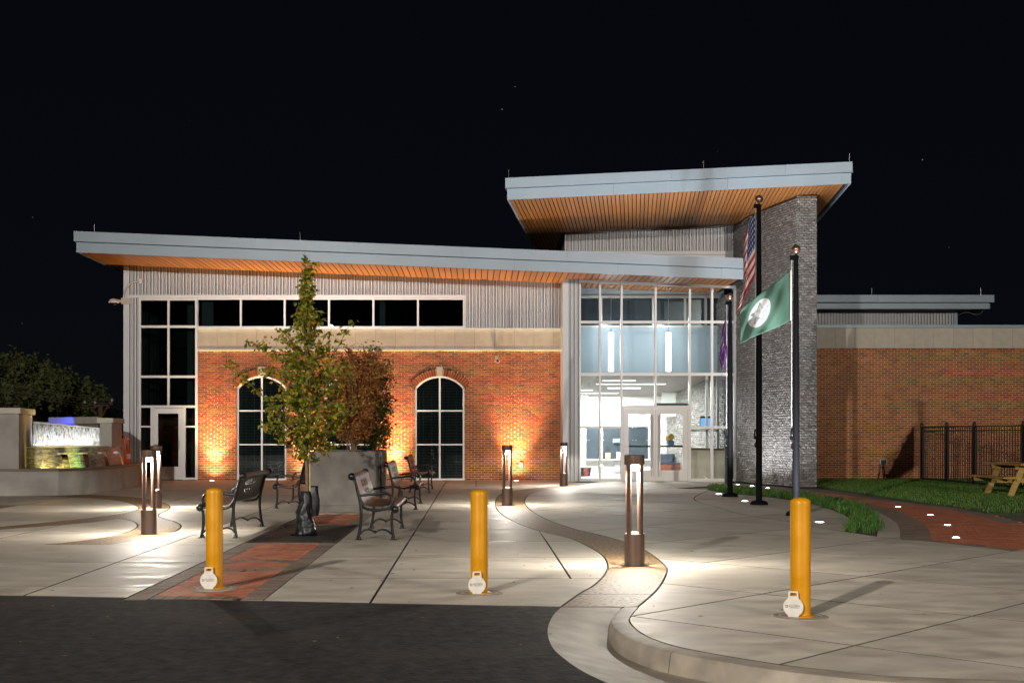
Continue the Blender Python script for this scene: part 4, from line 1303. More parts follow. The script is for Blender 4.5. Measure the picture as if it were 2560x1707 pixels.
# things standing in the lobby
s = .0133
t = thing('waste_bin', 'dark grey bin with a printed poster on its front', 'bin', ((1463-PX)*s, F*s, 0))
X, Y = (1463-PX)*s, F*s
MB().hexa([(X-.15,Y-.13,.008),(X+.15,Y-.13,.008),(X+.15,Y+.13,.008),(X-.15,Y+.13,.008)], [(X-.18,Y-.16,.27),(X+.18,Y-.16,.27),(X+.18,Y+.16,.27),(X-.18,Y+.16,.27)]).build('body', m_bin, t)
MB().box(X-.195, X+.195, Y-.175, Y+.175, .27, .295).build('rim', m_bin, t)
MB().box(X-.07, X+.09, Y-.185, Y-.178, .04, .28).build('poster', M('poster_print', (.45,.10,.10), .6, var=.8, vscale=18), t)
sg = thing('service_sign', 'small blue sign reading press button beside service window', 'sign', (ix(1543),YL-.06,iz(1101)))
MB().box(ix(1532.5), ix(1554), YL-.03, YL-.022, iz(1106), iz(1096.5)).build('border', m_white, sg)
MB().box(ix(1533.2), ix(1553.3), YL-.036, YL-.031, iz(1105.3), iz(1097.2)).build('panel', M('sign_blue', (.02,.07,.30), .5, var=0), sg)
for body, zz, col in (('PRESS BUTTON', 1099.6, (.85,.45,.5)), ('FOR SERVICE', 1103.2, (.6,.8,.95))):
    me = text_mesh(body, .045); me.materials.append(M('sign_text', col, .6, var=0))
    o = link(me, 'lettering', sg); o.location = (ix(1543.3), YL-.040, iz(zz)); o.rotation_euler = (R(90), 0, 0)
for a, b, c, lab, col in ((1512,1525,1131,'red and white printed notice card on the service counter',(.55,.25,.16)),(1540,1551,1130,'plain white notice on the service counter',(.75,.75,.75))):
    k = MB().box(ix(a), ix(b), YL-.16, YL-.15, iz(1146.8), iz(c)).build('notice_card', M('card', col, .6, var=.5, vscale=12)); tag(k, lab, 'card')
for k, (x, lab) in enumerate(((1664,'navy lobby chair with wooden side seen through right door'),(1696,'second navy lobby chair further right behind the door glass'))):
    s = .0138; X, Y = (x-PX)*s, F*s+k*.15
    t = thing('lobby_chair', lab, 'chair', (X,Y,0), group='lobby chairs')
    MB().box(X-.26, X+.26, Y-.25, Y+.25, .32, .42).build('seat', m_chair, t)
    MB().hexa([(X-.26,Y+.15,.42),(X+.24,Y+.15,.42),(X+.24,Y+.26,.42),(X-.26,Y+.26,.42)], [(X-.14,Y+.25,.72),(X+.30,Y+.25,.72),(X+.30,Y+.35,.72),(X-.14,Y+.35,.72)]).build('backrest', m_chair, t)
    MB().box(X-.22, X+.16, Y-.30, Y-.26, .0, .36).build('side_panel', m_desk, t)
    for sx in (-1,1): MB().box(X+sx*.25-.02, X+sx*.25+.02, Y+.2, Y+.24, 0, .32).build('leg', m_desk, t)
dec = thing('door_stickers', 'cluster of four round yellow and blue stickers on right door', 'sticker', (ex(1677),YE,ez(1100)))
for (x, y, r_, col) in ((1675,1106,.085,(.02,.35,.75)),(1671.5,1097,.09,(.75,.50,.02)),(1678.5,1091.5,.088,(.28,.20,.015)),(1678.5,1106.3,.088,(.015,.10,.22))):
    mb = MB(); n = 24; yy = YE+.010-.0012*(1 if x > 1678 else 0)
    mb.add([(ex(x)+r_*math.cos(2*math.pi*i/n), yy, ez(y)+r_*math.sin(2*math.pi*i/n)) for i in range(n)] + [(ex(x)+r_*math.cos(2*math.pi*i/n), yy-.001, ez(y)+r_*math.sin(2*math.pi*i/n)) for i in range(n)], [tuple(range(n)), tuple(range(2*n-1,n-1,-1))] + [(i,(i+1)%n,n+(i+1)%n,n+i) for i in range(n)])
    mb.build('round_sticker', M('sticker', col, .4, var=.1), dec)
# ------------------------------------------------------------------ street lamps across the road (behind the viewer): they light the front
def street_lamp(x, y, aim, power, col, label):
    t = thing('street_lamp', label, 'street lamp', (x,y,0), group='street lamps across the road')
    MB().lathe([(.25,-.02),(.25,.35),(.12,.40),(.10,.5),(.055,8.6),(.05,8.7)], (x,y,0), 16).build('pole', m_pole, t, smooth=40)
    d = (Vector((aim[0],aim[1]))-Vector((x,y))).normalized()
    MB().tube([(x,y,8.6),(x+d.x*.5,y+d.y*.5,8.95),(x+d.x*1.2,y+d.y*1.2,9.05)], .035, 8).build('arm', m_pole, t)
    Mx = Matrix.Translation((x+d.x*1.4, y+d.y*1.4, 9.05)) @ Matrix.Rotation(math.atan2(d.y,d.x), 4, 'Z')
    MB().obox(Mx, .6, .3, .1).build('head', m_pole, t)
    Mx2 = Matrix.Translation((x+d.x*1.4, y+d.y*1.4, 8.985)) @ Matrix.Rotation(math.atan2(d.y,d.x), 4, 'Z')
    MB().obox(Mx2, .45, .22, .02).build('lens', EM('street_lens', col, 1.5), t)
    light('SPOT', 'lamp_light', (x+d.x*1.4, y+d.y*1.4, 8.93), power, col, t, target=(aim[0], aim[1], 0), size=150, blend=.6, radius=.16)
street_lamp(-10.5, -12, (-2, 20), P_STREET*.70, (1.0,.92,.84), 'street lamp whose light falls on the plaza from the left')
street_lamp(19.5, -15, (10, 25), P_STREET*.45, (1.0,.91,.80), 'street lamp whose light casts the fence shadow')

# ------------------------------------------------------------------ bronze bollard lamps
def bollard_lamp():
    t = thing('bollard_lamp', 'x', 'bollard lamp', group='bronze bollard lamps')
    hb, hp, hc_ = .345, 1.075, 1.18; r_ = .108
    MB().lathe([(r_,0),(r_,hb-.004),(r_-.004,hb)], (0,0,0), 32).build('base', m_bronze, t, smooth=40, local=True)
    MB().lathe([(.05,hb+.001),(.05,hb+.012)], (0,0,0), 20).build('reflector', m_white, t, local=True)
    for k in range(4):
        a0 = R(45+90*k); mb = MB(); n = 6; w = R(14)
        pts = [((r_-.006)*math.cos(a0-w+2*w*i/n), (r_-.006)*math.sin(a0-w+2*w*i/n)) for i in range(n+1)] + [((r_-.034)*math.cos(a0+w-2*w*i/n), (r_-.034)*math.sin(a0+w-2*w*i/n)) for i in range(n+1)]
        mb.prism(pts, hb, hp); mb.build('post', m_bronze, t, local=True)
    MB().lathe([(r_-.002,hp),(r_,hp+.004),(r_,hc_-.006),(r_-.008,hc_)], (0,0,0), 32).build('cap', m_bronze, t, smooth=40, local=True)
    MB().lathe([(.02,hp-.062),(.058,hp-.052),(.068,hp-.002)], (0,0,0), 20).build('lens', e_led, t, local=True)
    light('SPOT', 'lamp_light', (0,0,hp-.085), P_BOLLARD, (1.0,.93,.82), t, target=(0,0,0), size=177, blend=.10, radius=.062, local=True)
    light('SPOT', 'lamp_light', (0,0,hp-.085), P_BOLLARD*.15, (1.0,.93,.82), t, target=(0,0,0), size=100, blend=.8, radius=.045, local=True)
    return t
bl = bollard_lamp()
for k, (x, y, lab) in enumerate(((1586,1413,'nearest bronze bollard lamp in the curved band before the doors'),(1268,1262.6,'bronze bollard lamp in front of the plain brick bay'),
        (1409.6,1214.7,'smallest bronze bollard lamp at the foot of the entrance column'),(372,1334,'front bronze bollard lamp beside the fountain basin'),(390.5,1270,'rear bronze bollard lamp before the corner door'))):
    q = G(x, y); place(bl, k == 0, (q[0], q[1], 0), R(7*k), lab)

# ------------------------------------------------------------------ yellow bollards with hanging tag
def yellow_bollard():
    t = thing('yellow_bollard', 'x', 'bollard', group='yellow bollards along the road edge')
    r_, h_ = .077, .915
    dome = [(r_*math.cos(a)*1.0, h_-.035+.035*math.sin(a)) for a in [i*math.pi/2/6 for i in range(6)]] + [(.002, h_)]
    MB().lathe([(r_*1.015,.012),(r_,.03),(r_,h_-.055),(r_*.995,h_-.05)] + dome, (0,0,0), 40).build('sleeve', m_yellow, t, smooth=50, local=True)
    MB().lathe([(.105,.004),(.105,.012),(.08,.016)], (0,0,0), 32).build('flange', m_yellow, t, local=True)
    MB().lathe([(.208,-.02),(.208,.003),(.203,.006)], (0,0,0), 40).build('footing', m_conc_old, t, local=True)
    MB().lathe([(.1585,-.02),(.1585,.0065),(.1525,.0065),(.1525,-.02)], (0,0,0), 40).build('ring', m_alu, t, local=True)
    mb = MB()
    cx, R_ = -.028, .076
    zc = .085
    # plate outline: foot, disc, neck, handle with slot
    def arc(a0, a1, n=12): return [(cx+R_*math.cos(R(a0+(a1-a0)*i/n)), zc+R_*math.sin(R(a0+(a1-a0)*i/n))) for i in range(n+1)]
    body = [(cx-.038,.008),(cx+.038,.008)] + arc(-58, 58) + [(cx+.038,.168)] + [(cx-.038,.168)] + arc(122, 238)
    Y0, Y1 = -.112, -.106
    mb.prism_y(body, Y0, Y1)
    mb.prism_y([(cx-.038,.168),(cx-.026,.168),(cx-.026,.192),(cx-.038,.192)], Y0, Y1); mb.prism_y([(cx+.026,.168),(cx+.038,.168),(cx+.038,.192),(cx+.026,.192)], Y0, Y1)
    mb.prism_y([(cx-.038,.192),(cx+.038,.192),(cx+.033,.204),(cx-.033,.204)], Y0, Y1)
    pl = mb.build('tag_plate', m_tagw, t, local=True)
    for body_, sz, zz, xx in (('GLOBAL', .024, .094, .010), ('INDUSTRIAL', .0125, .079, .010)):
        me = text_mesh(body_, sz); me.materials.append(m_ink)
        o = link(me, 'lettering', pl, True); o.location = (cx+xx, Y0-.0012, zz); o.rotation_euler = (R(90),0,0)
    mb = MB(); n = 16
    for k in range(3):
        a0 = R(90+120*k)
        pts = [(cx-.050+.011*math.cos(a0+R(100)*i/6), .088+.011*math.sin(a0+R(100)*i/6)) for i in range(7)] + [(cx-.050+.005*math.cos(a0+R(100)-R(100)*i/6), .088+.005*math.sin(a0+R(100)-R(100)*i/6)) for i in range(7)]
        mb.prism_y(pts, Y0-.0012, Y0-.0002)
    mb.build('emblem', m_ink, pl, local=True)
    return t
yb = yellow_bollard()
for k, (x, y, rz, lab) in enumerate(((536,1470,0,'yellow bollard standing on the red brick paving strip'),(1198,1482,4,'yellow bollard on plain concrete between brick strip and curved band'),(2001,1540,-28,'yellow bollard on the raised pavement behind the kerb'))):
    q = G(x, y); place(yb, k == 0, (q[0], q[1], 0), R(rz), lab)

# ------------------------------------------------------------------ benches
def bench():
    t = thing('park_bench', 'x', 'bench', group='black metal benches around the planters')
    back = spline([(-.317,.84),(-.27,.768),(-.231,.623),(-.206,.52),(-.193,.42),(-.191,.30),(-.21,.13),(-.24,.01)], 4)
    frontl = spline([(.262,.41),(.222,.36),(.215,.257),(.222,.13),(.245,.01)], 4)
    seat = spline([(-.205,.52),(-.17,.46),(-.125,.415),(.011,.397),(.15,.415),(.262,.41)], 4)
    arm = spline([(-.215,.585),(-.03,.605),(.113,.619),(.181,.597),(.222,.538),(.215,.478),(.165,.43)], 5)
    brace = spline([(-.205,.075),(-.175,.115),(-.11,.14),(-.05,.128),(-.006,.105),(.04,.128),(.10,.14),(.17,.115),(.215,.075)], 4)
    for y in (-1.0, 1.0):
        mb = MB()
        for pl, r_ in ((back,.021),(frontl,.020),(seat,.020),(brace,.013)):
            mb.tube([(a, y, b) for a, b in pl], r_, 8)
        mb.ball((-.006, y, .108), .022, 8, 6)
        fr = mb.build('side_frame', m_black, t, smooth=60, local=True)
        MB().tube([(a, y, b) for a, b in arm], .019, 8).build('armrest', m_black, t, smooth=60, local=True)
        for c in ((-.317,.84),(.262,.41)):
            MB().lathe([(.001,-.052),(.030,-.048),(.046,-.03),(.050,-.012),(.044,0),(.050,.012),(.046,.03),(.030,.048),(.001,.052)], (0,0,0), 14).build('scroll_end', m_black, fr, smooth=60, local=True)
            o = bpy.data.objects[-1] if False else COL.objects[-1]
            o.location = (c[0], y, c[1]); o.rotation_euler = (R(90), 0, 0)
        for x0 in (-.275, .185):
            mb = MB(); mb.box(x0, x0+.10, y-.03, y+.03, .004, .012); mb.tube([(x0+.075 if x0 < 0 else x0+.025, y, .012),(x0+.075 if x0 < 0 else x0+.025, y, .045)], .008, 6)
            mb.build('foot', m_black, fr, local=True)
    prof = spline([(-.335,.80),(-.345,.835),(-.318,.868),(-.285,.845),(-.262,.79),(-.235,.70),(-.205,.60),(-.175,.51),(-.13,.462),(-.06,.445),(.05,.44),(.15,.458),(.22,.472),(.268,.462),(.285,.435),(.275,.405)], 5)
    ny = 104
    mb = MB(); L_ = .985
    np_ = len(prof)
    for j in range(ny+1):
        y = -L_ + 2*L_*j/ny
        for a, b in prof: mb.v.append((a, y, b))
    rb = random.Random(3)
    hole = set()
    rows = [i for i in range(np_-1) if .545 < (prof[i][1]+prof[i+1][1])/2 < .775 and prof[i][0] < -.17 and i > 12]
    l1 = rows[:len(rows)//2-1]; l2 = rows[len(rows)//2+1:]
    for j in range(30, 74):
        if j % 4 != 3:
            for q, i in enumerate(l1):
                if rb.random() < .62: hole.add((j, i))
    for j in range(36, 70):
        if j % 4 != 3:
            for q, i in enumerate(l2[:3]):
                if rb.random() < .55: hole.add((j, i))
    for j in range(ny):
        for i in range(np_-1):
            if (j, i) in hole: continue
            mb.f.append((j*np_+i, j*np_+i+1, (j+1)*np_+i+1, (j+1)*np_+i)); mb.mi.append(0)
    sh = mb.build('seat_and_back_sheet', m_benchsheet, t, smooth=True, local=True)
    md = sh.modifiers.new('thickness', 'SOLIDIFY'); md.thickness = .006; md.offset = 0
    return t
bn = bench()
for k, (x, y, rz, lab) in enumerate(((-1.33,17.15,0,'front right bench with its arm toward the road'),(-1.35,23.6,0,'middle bench on the right side, beside the concrete planter'),(-1.35,30.1,0,'farthest bench, by the right arched window'),
        (-3.46,17.45,180,'front left bench seen from behind, back turned to the tree grate'),(-3.53,24.0,180,'rear left bench half hidden behind the concrete planter'))):
    place(bn, k == 0, (x, y, 0), R(rz), lab)

# ------------------------------------------------------------------ planters, grate
def planter(x0, x1, y0, y1, lab):
    t = thing('planter', lab, 'planter', ((x0+x1)/2,(y0+y1)/2,0), group='square concrete planters')
    z = 1.083; w = .09
    mb = MB()
    mb.box(x0, x1, y0, y0+w, .11, z); mb.box(x0, x1, y1-w, y1, .11, z); mb.box(x0, x0+w, y0+w, y1-w, .11, z); mb.box(x1-w, x1, y0+w, y1-w, .11, z)
    b = mb.build('body', m_planter, t); md = b.modifiers.new('edge', 'BEVEL'); md.width = .008; md.segments = 2
    MB().box(x0+.012, x1-.012, y0+.012, y1-.012, .0, .108).build('plinth', m_planter, t)
    MB().box(x0+w, x1-w, y0+w, y1-w, .9, 1.0).build('soil', m_soil, t)
planter(-3.02, -1.83, 22.07, 23.26, 'front concrete planter holding the brown bush')
planter(-3.02, -1.83, 23.75, 25.05, 'rear concrete planter just behind the front one')

gr = thing('tree_grate', 'dark iron tree grate set in the brick strip', 'tree grate', (-2.395,17.29,0))
fr = MB()
for a, b, c, d in ((XS0,XS1,GR0,GR0+.05),(XS0,XS1,GR1-.05,GR1),(XS0,XS0+.05,GR0+.05,GR1-.05),(XS1-.05,XS1,GR0+.05,GR1-.05)): fr.box(a, b, c, d, -.04, .002)
fr.build('frame', m_iron, gr)
bars_ = MB(); cx, cy = -2.395, 17.0
for k in range(34):
    r0 = .20+.05*k; r1 = r0+.034; n = 64
    for i in range(n):
        a0, a1 = 2*math.pi*i/n, 2*math.pi*(i+1)/n
        am = (a0+a1)/2
        xm_, ym_ = cx+r0*math.cos(am), cy+r0*math.sin(am)
        if not (XS0+.06 < xm_ < XS1-.06 and GR0+.06 < ym_ < GR1-.06): continue
        bars_.prism([(cx+r0*math.cos(a0), cy+r0*math.sin(a0)),(cx+r1*math.cos(a0), cy+r1*math.sin(a0)),(cx+r1*math.cos(a1), cy+r1*math.sin(a1)),(cx+r0*math.cos(a1), cy+r0*math.sin(a1))][::-1], -.03, -.002)
for i in range(16):
    a = 2*math.pi*(i+.5)/16
    e = .2
    while XS0+.06 < cx+(e+.05)*math.cos(a) < XS1-.06 and GR0+.06 < cy+(e+.05)*math.sin(a) < GR1-.06: e += .05
    if e > .25: bars_.tube([(cx+.2*math.cos(a), cy+.2*math.sin(a), -.012),(cx+e*math.cos(a), cy+e*math.sin(a), -.012)], .012, 4)
b = bars_.build('ring_bars', m_iron, gr); b['kind'] = 'stuff'
MB().box(XS0+.02, XS1-.02, GR0+.02, GR1-.02, -.12, -.06).build('pit', m_soil, gr)

# ------------------------------------------------------------------ in-ground lights
def uplight(x, y, r_, power, col, target, size, blend, lab, grp, lens, name='ground_light'):
    t = thing(name, lab, 'ground light', (x,y,0), group=grp)
    MB().lathe([(r_,-.05),(r_,.004),(r_-.02,.007),(r_-.022,.002)], (x,y,0), 24).build('ring', m_alu, t)
    MB().lathe([(r_-.023,-.03),(r_-.023,.006),(r_*.5,.010),(.002,.011)], (x,y,0), 20).build('lens', lens, t)
    if power: light('SPOT', 'lamp_light', (x,y,.03), power, col, t, target=target, size=size, blend=blend, radius=.05)
for x, lab in ((538,'in-ground light at the foot of the left brick pier'),(765,'in-ground light between left and middle arched windows'),(987,'in-ground light between middle and right arched windows'),(1289.5,'in-ground light below the plain brick bay')):
    X = fx(x); uplight(X, YF-.45, .10, P_WALLUP*.45, (1.0,.76,.46), (X, YF-.06, .9), 120, 1.0, lab, 'wall washers along the brick wall', e_upw)
    o = COL.objects[-1]
    par = o.parent
    light('SPOT', 'lamp_light', (X, YF-.45, .04), P_WALLUP*3.0, (1.0,.70,.42), par, target=(X, YF-1.0, 6.5), size=74, blend=.9, radius=.05)
    light('SPOT', 'lamp_light', (X, YF-.45, .05), P_WALLUP*4.2, (1.0,.74,.44), par, target=(X, YF-.03, 1.9), size=66, blend=1.0, radius=.05)
for (x, y, tg, pw, lab) in ((1797,1235,(5.6,28.2,8),1.0,'in-ground light just left of the rear flagpole'),(1862,1252.7,(6.3,29.5,8),1.2,'in-ground light beside the tallest flagpole'),(2049,1305.5,(6.8,28.5,9),1.3,'bright in-ground light right of the front flagpole')):
    q = G(x, y); uplight(q[0], q[1], .09, P_FLAGUP*pw, COOL, tg, 95, .7, lab, 'flag lights in the plaza', e_up)
for (x, y, lab) in ((1844.7,1211,'in-ground light closest to the entrance glazing'),(1880,1215,'middle in-ground light at the foot of the stone wall'),(1919,1220,'in-ground light near the outer end of the stone wall')):
    q = G(x, y); uplight(q[0], q[1], .08, P_PATHUP, (.93,.95,1), (q[0]+.85, q[1]+.1, 2.2), 120, .9, lab, 'lights grazing the stone wall', e_up)
for (x, y, lab) in ((2245,1267,'farthest light set in the brick path'),(2326,1287,'second light from the lawn in the brick path'),(2369,1312.6,'third light set in the brick path'),(2390,1343.7,'nearest light set in the brick path')):
    q = G(x, y); uplight(q[0], q[1], .07, P_PATHUP*.25, (1,.97,.9), (q[0]-.3, q[1]+2.5, 6), 70, .8, lab, 'lights in the brick path', e_up)

# ------------------------------------------------------------------ flagpoles and flags
def flagpole(px, py, ztop, lab):
    q = G(px, py); x, y = q
    t = thing('flagpole', lab, 'flagpole', (x,y,0), group='black flagpoles')
    MB().lathe([(.175,0),(.175,.03),(.15,.065),(.10,.085),(.075,.09)], (x,y,0), 28).build('base_collar', m_pole, t, smooth=40)
    zt = ztop-.16
    MB().lathe([(.062,.06),(.058,zt*.5),(.040,zt)], (x,y,0), 20).build('shaft', m_pole, t, smooth=40)
    MB().lathe([(.046,zt),(.046,zt+.05),(.02,zt+.065),(.008,zt+.07),(.008,ztop)], (x,y,0), 12).build('truck', m_pole, t)
    MB().box(x-.10, x-.03, y-.025, y+.025, zt-.02, zt+.06).build('pulley', m_pole, t)
    MB().ball((x,y,ztop), .078, 24, 14).build('ball', m_ball, t, smooth=True)
    MB().tube([(x-.075,y,zt),(x-.075,y,1.45)], .005, 5).build('halyard', m_rope, t)
    mb = MB(); mb.box(x-.10, x-.05, y-.02, y+.02, 1.30, 1.36); mb.tube(spline([(x-.08,y-.03,1.5),(x-.10,y-.05,1.35),(x-.06,y-.05,1.28),(x-.09,y-.05,1.18),(x-.05,y-.05,1.12)], 4), .014, 6)
    mb.build('cleat', m_rope if False else m_pole, t)
    return x, y
P1 = flagpole(1825, 1241, 4.48, 'rear flagpole flying the purple flag')
P2 = flagpole(1897.5, 1261, 6.07, 'tallest flagpole flying the striped national flag')
P3 = flagpole(1990, 1288, 4.58, 'front flagpole flying the green flag')

def cloth_mat(name, build):
    m = bpy.data.materials.new(name); m.use_nodes = True
    nt = m.node_tree; n = nt.nodes; l = nt.links; b = n['Principled BSDF']; b.inputs['Roughness'].default_value = .75
    uv = n.new('ShaderNodeUVMap'); sep = n.new('ShaderNodeSeparateXYZ'); l.new(uv.outputs[0], sep.inputs[0])
    def mth(op, a, c=None):
        k = n.new('ShaderNodeMath'); k.operation = op
        for i, q in enumerate((a, c)):
            if q is None: continue
            if isinstance(q, (int, float)): k.inputs[i].default_value = q
            else: l.new(q, k.inputs[i])
        return k.outputs[0]
    def mix(f, a, c):
        k = n.new('ShaderNodeMix'); k.data_type = 'RGBA'; l.new(f, k.inputs[0])
        for i, q in ((6, a), (7, c)):
            if isinstance(q, tuple): k.inputs[i].default_value = (*q, 1)
            else: l.new(q, k.inputs[i])
        return k.outputs[2]
    col = build(sep.outputs[0], sep.outputs[1], mth, mix)
    l.new(col, b.inputs['Base Color'])
    tl = n.new('ShaderNodeBsdfTranslucent'); l.new(col, tl.inputs[0]); mx = n.new('ShaderNodeMixShader'); mx.inputs[0].default_value = .35
    l.new(b.outputs[0], mx.inputs[1]); l.new(tl.outputs[0], mx.inputs[2]); l.new(mx.outputs[0], n['Material Output'].inputs[0])
    return m
def us(u, v, mth, mix):       # u along the fly, v down the hoist
    stripe = mth('LESS_THAN', mth('FRACT', mth('MULTIPLY', v, 6.5)), .5)
    c = mix(stripe, (.62,.60,.56), (.42,.012,.018))
    canton = mth('MULTIPLY', mth('LESS_THAN', u, .40), mth('LESS_THAN', v, .538))
    du = mth('SUBTRACT', mth('FRACT', mth('MULTIPLY', u, 14.0)), .5); dv = mth('SUBTRACT', mth('FRACT', mth('MULTIPLY', v, 11.0)), .5)
    star = mth('LESS_THAN', mth('ADD', mth('MULTIPLY', du, du), mth('MULTIPLY', dv, dv)), .055)
    blue = mix(star, (.010,.025,.13), (.60,.60,.58))
    return mix(canton, c, blue)
def green(u, v, mth, mix):
    du = mth('MULTIPLY', mth('SUBTRACT', u, .62), 1.55); dv = mth('SUBTRACT', v, .48)
    disc = mth('LESS_THAN', mth('ADD', mth('MULTIPLY', du, du), mth('MULTIPLY', dv, dv)), .105)
    return mix(disc, (.105,.215,.155), (.60,.58,.58))
def purple(u, v, mth, mix):
    du = mth('SUBTRACT', u, .5); dv = mth('SUBTRACT', v, .55)
    disc = mth('LESS_THAN', mth('ADD', mth('MULTIPLY', du, du), mth('MULTIPLY', dv, dv)), .016)
    g1 = mth('MULTIPLY', mth('LESS_THAN', mth('ABSOLUTE', mth('SUBTRACT', v, .30)), .035), mth('LESS_THAN', mth('FRACT', mth('MULTIPLY', u, 14)), .55))
    g2 = mth('MULTIPLY', mth('LESS_THAN', mth('ABSOLUTE', mth('SUBTRACT', v, .82)), .035), mth('LESS_THAN', mth('FRACT', mth('MULTIPLY', u, 12)), .5))
    c = mix(disc, (.10,.028,.19), (.55,.55,.58))
    return mix(mth('MAXIMUM', g1, g2), c, (.55,.34,.03))
def flag(name, lab, fn, mat, nu=44, nv=30):
    mb = MB(); uvs = []
    for j in range(nv+1):
        for i in range(nu+1):
            mb.v.append(tuple(fn(i/nu, j/nv))); uvs.append((i/nu, j/nv))
    for j in range(nv):
        for i in range(nu):
            mb.f.append((j*(nu+1)+i, j*(nu+1)+i+1, (j+1)*(nu+1)+i+1, (j+1)*(nu+1)+i)); mb.mi.append(0)
    me = mb.mesh(name, mat, True)
    ul = me.uv_layers.new(name='UVMap')
    ul.data.foreach_set('uv', [c for lp in me.loops for c in uvs[lp.vertex_index]])
    o = link(me, name); tag(o, lab, 'flag')
    md = o.modifiers.new('cloth_thickness', 'SOLIDIFY'); md.thickness = .003
    return o
def us_fn(u, v):
    s = P2[1]/F
    hx, hy = P2[0]-.10, P2[1]-.10
    top = H-(536-PY)*s; bot = H-(688-PY)*s
    z0 = top + (bot-top)*v
    dropl = (.30*u + .62*u*u)*1.35
    x = hx - (1-v)*(.13*math.sin(min(u*2.6, 1.57))+.10*u) - v*(.14*math.sin(min(u*2.6, 1.57))+.20*u) + .05*math.sin(8*u+3*v)*u
    y = hy + .085*math.sin(11*u+1.5*v)*min(1, 3*u) - .05*u
    return (x, y, z0 - dropl*(1-v) - v*.80*u**.75)
usf = flag('national_flag', 'red, white and blue striped flag hanging limp on tallest pole', us_fn, cloth_mat('flag_stripes', us))
def gr_fn(u, v):
    s = P3[1]/F
    A_, B_ = (1974,676), (1976,801); C_, D_ = (1836,782), (1832,866)
    px = (A_[0]+(C_[0]-A_[0])*u)*(1-v) + (B_[0]+(D_[0]-B_[0])*u)*v
    py = (A_[1]+(C_[1]-A_[1])*u)*(1-v) + (B_[1]+(D_[1]-B_[1])*u)*v
    py += 10*math.sin(math.pi*u)*(v-.75)*-1.0*0 + 6*math.sin(2*math.pi*u)*(.3)
    x = (px-PX)*s; z = H-(py-PY)*s
    y = P3[1] - .55*u + .06*math.sin(7*u+4*v+.6)*min(1,2.5*u) + .03*math.sin(16*u-9*v)*min(1,5*u)
    return (x, y, z)
grf = flag('green_flag', 'green flag with white round emblem blowing out from front pole', gr_fn, cloth_mat('flag_green', green))
em = MB(); star = []
def on_flag(a, r_, off=-.006):
    p = Vector(gr_fn(.62+r_*math.cos(a)/1.55, .48+r_*math.sin(a))); return p + Vector((0, off, 0))
pts5 = [on_flag(R(-90+36*i), .26 if i % 2 == 0 else .11) for i in range(10)]
for i in range(10): em.tube([pts5[i], pts5[(i+1) % 10]], .005, 4)
for i in range(5): em.tube([pts5[2*i], on_flag(0, 0)], .0025, 4)
em.build('emblem_lines', M('flag_ink', (.15,.22,.19), .8, var=0), grf)
def pu_fn(u, v):
    s = P1[1]/F
    hx = P1[0]-.075
    top = H-(771-PY)*s; bot = H-(866-PY)*s
    z0 = top+(bot-top)*v
    x = hx - .005 - .15*math.sin(min(1.57, 2.2*u))*(.30+.70*v) - .01*u + .05*math.sin(8*u+2*v)*u
    y = P1[1] + .08*math.sin(12*u+2*v)*min(1,3*u) - .06*u
    return (x, y, z0 - (.30*u+.72*u*u)*(1-.1*v))
puf = flag('purple_flag', 'purple flag with gold lettering hanging limp on rear pole', pu_fn, cloth_mat('flag_purple', purple))
for nm, pp, z0, z1 in (('national_flag', P2, 536, 688), ('green_flag', P3, 676, 801)):
    s = pp[1]/F
    o_ = usf if nm == 'national_flag' else grf
    MB().box(pp[0]-.098, pp[0]-.080, pp[1]-.006, pp[1]+.006, H-(z1-PY)*s, H-(z0-PY)*s).build('hoist_band', m_rope, o_)
# ------------------------------------------------------------------ small fixtures
q = G(1817, 1214.4)
t = thing('access_pedestal', 'slim black door-opener post with green light by rear flagpole', 'post', (q[0],q[1],0))
MB().box(q[0]-.055, q[0]+.055, q[1]-.05, q[1]+.05, 0, 1.02).build('post', m_black, t)
MB().lathe([(.055,1.02),(.050,1.05),(.002,1.065)], (q[0],q[1],0), 16).build('cap', m_black, t)
MB().box(q[0]-.04, q[0]+.04, q[1]-.056, q[1]-.0505, .72, .95).build('face_plate', m_iron, t)
MB().box(q[0]-.008, q[0]+.008, q[1]-.060, q[1]-.0565, .78, .796).build('indicator', EM('green_led', (.1,1,.3), 1.5), t)

t = thing('security_camera', 'white dome camera on bracket at the left building corner', 'camera', (XL0,YF-.1,fz(760)))
MB().box(fx(306), fx(330), YF-.14, YF-.062, fz(761), fz(746)).build('mount_plate', m_cream, t)
MB().tube([(fx(308),YF-.10,fz(755)),(fx(297),YF-.20,fz(753)),(fx(291),YF-.22,fz(755))], .04, 8).build('bracket', m_cream, t)
MB().lathe([(.02,.10),(.10,.08),(.16,.0),(.15,-.03)][::-1], (fx(290),YF-.24,fz(757)), 20).build('housing', m_white, t, smooth=40)
MB().lathe([(.002,-.10),(.06,-.085),(.10,-.04),(.105,-.002)], (fx(290),YF-.24,fz(759.6)), 20).build('dome', m_black, t, smooth=40)
MB().tube(spline([(fx(311),YF-.10,fz(746)),(fx(314),YF-.10,fz(730)),(fx(324),YF-.10,fz(714)),(fx(336),YF-.09,fz(706)),(fx(350),YF-.07,fz(704))], 4), .022, 8).build('conduit', m_alu, t)
MB().box(fx(349), fx(358), YF-.10, YF-.03, fz(709), fz(698)).build('junction_box', m_alu, t)

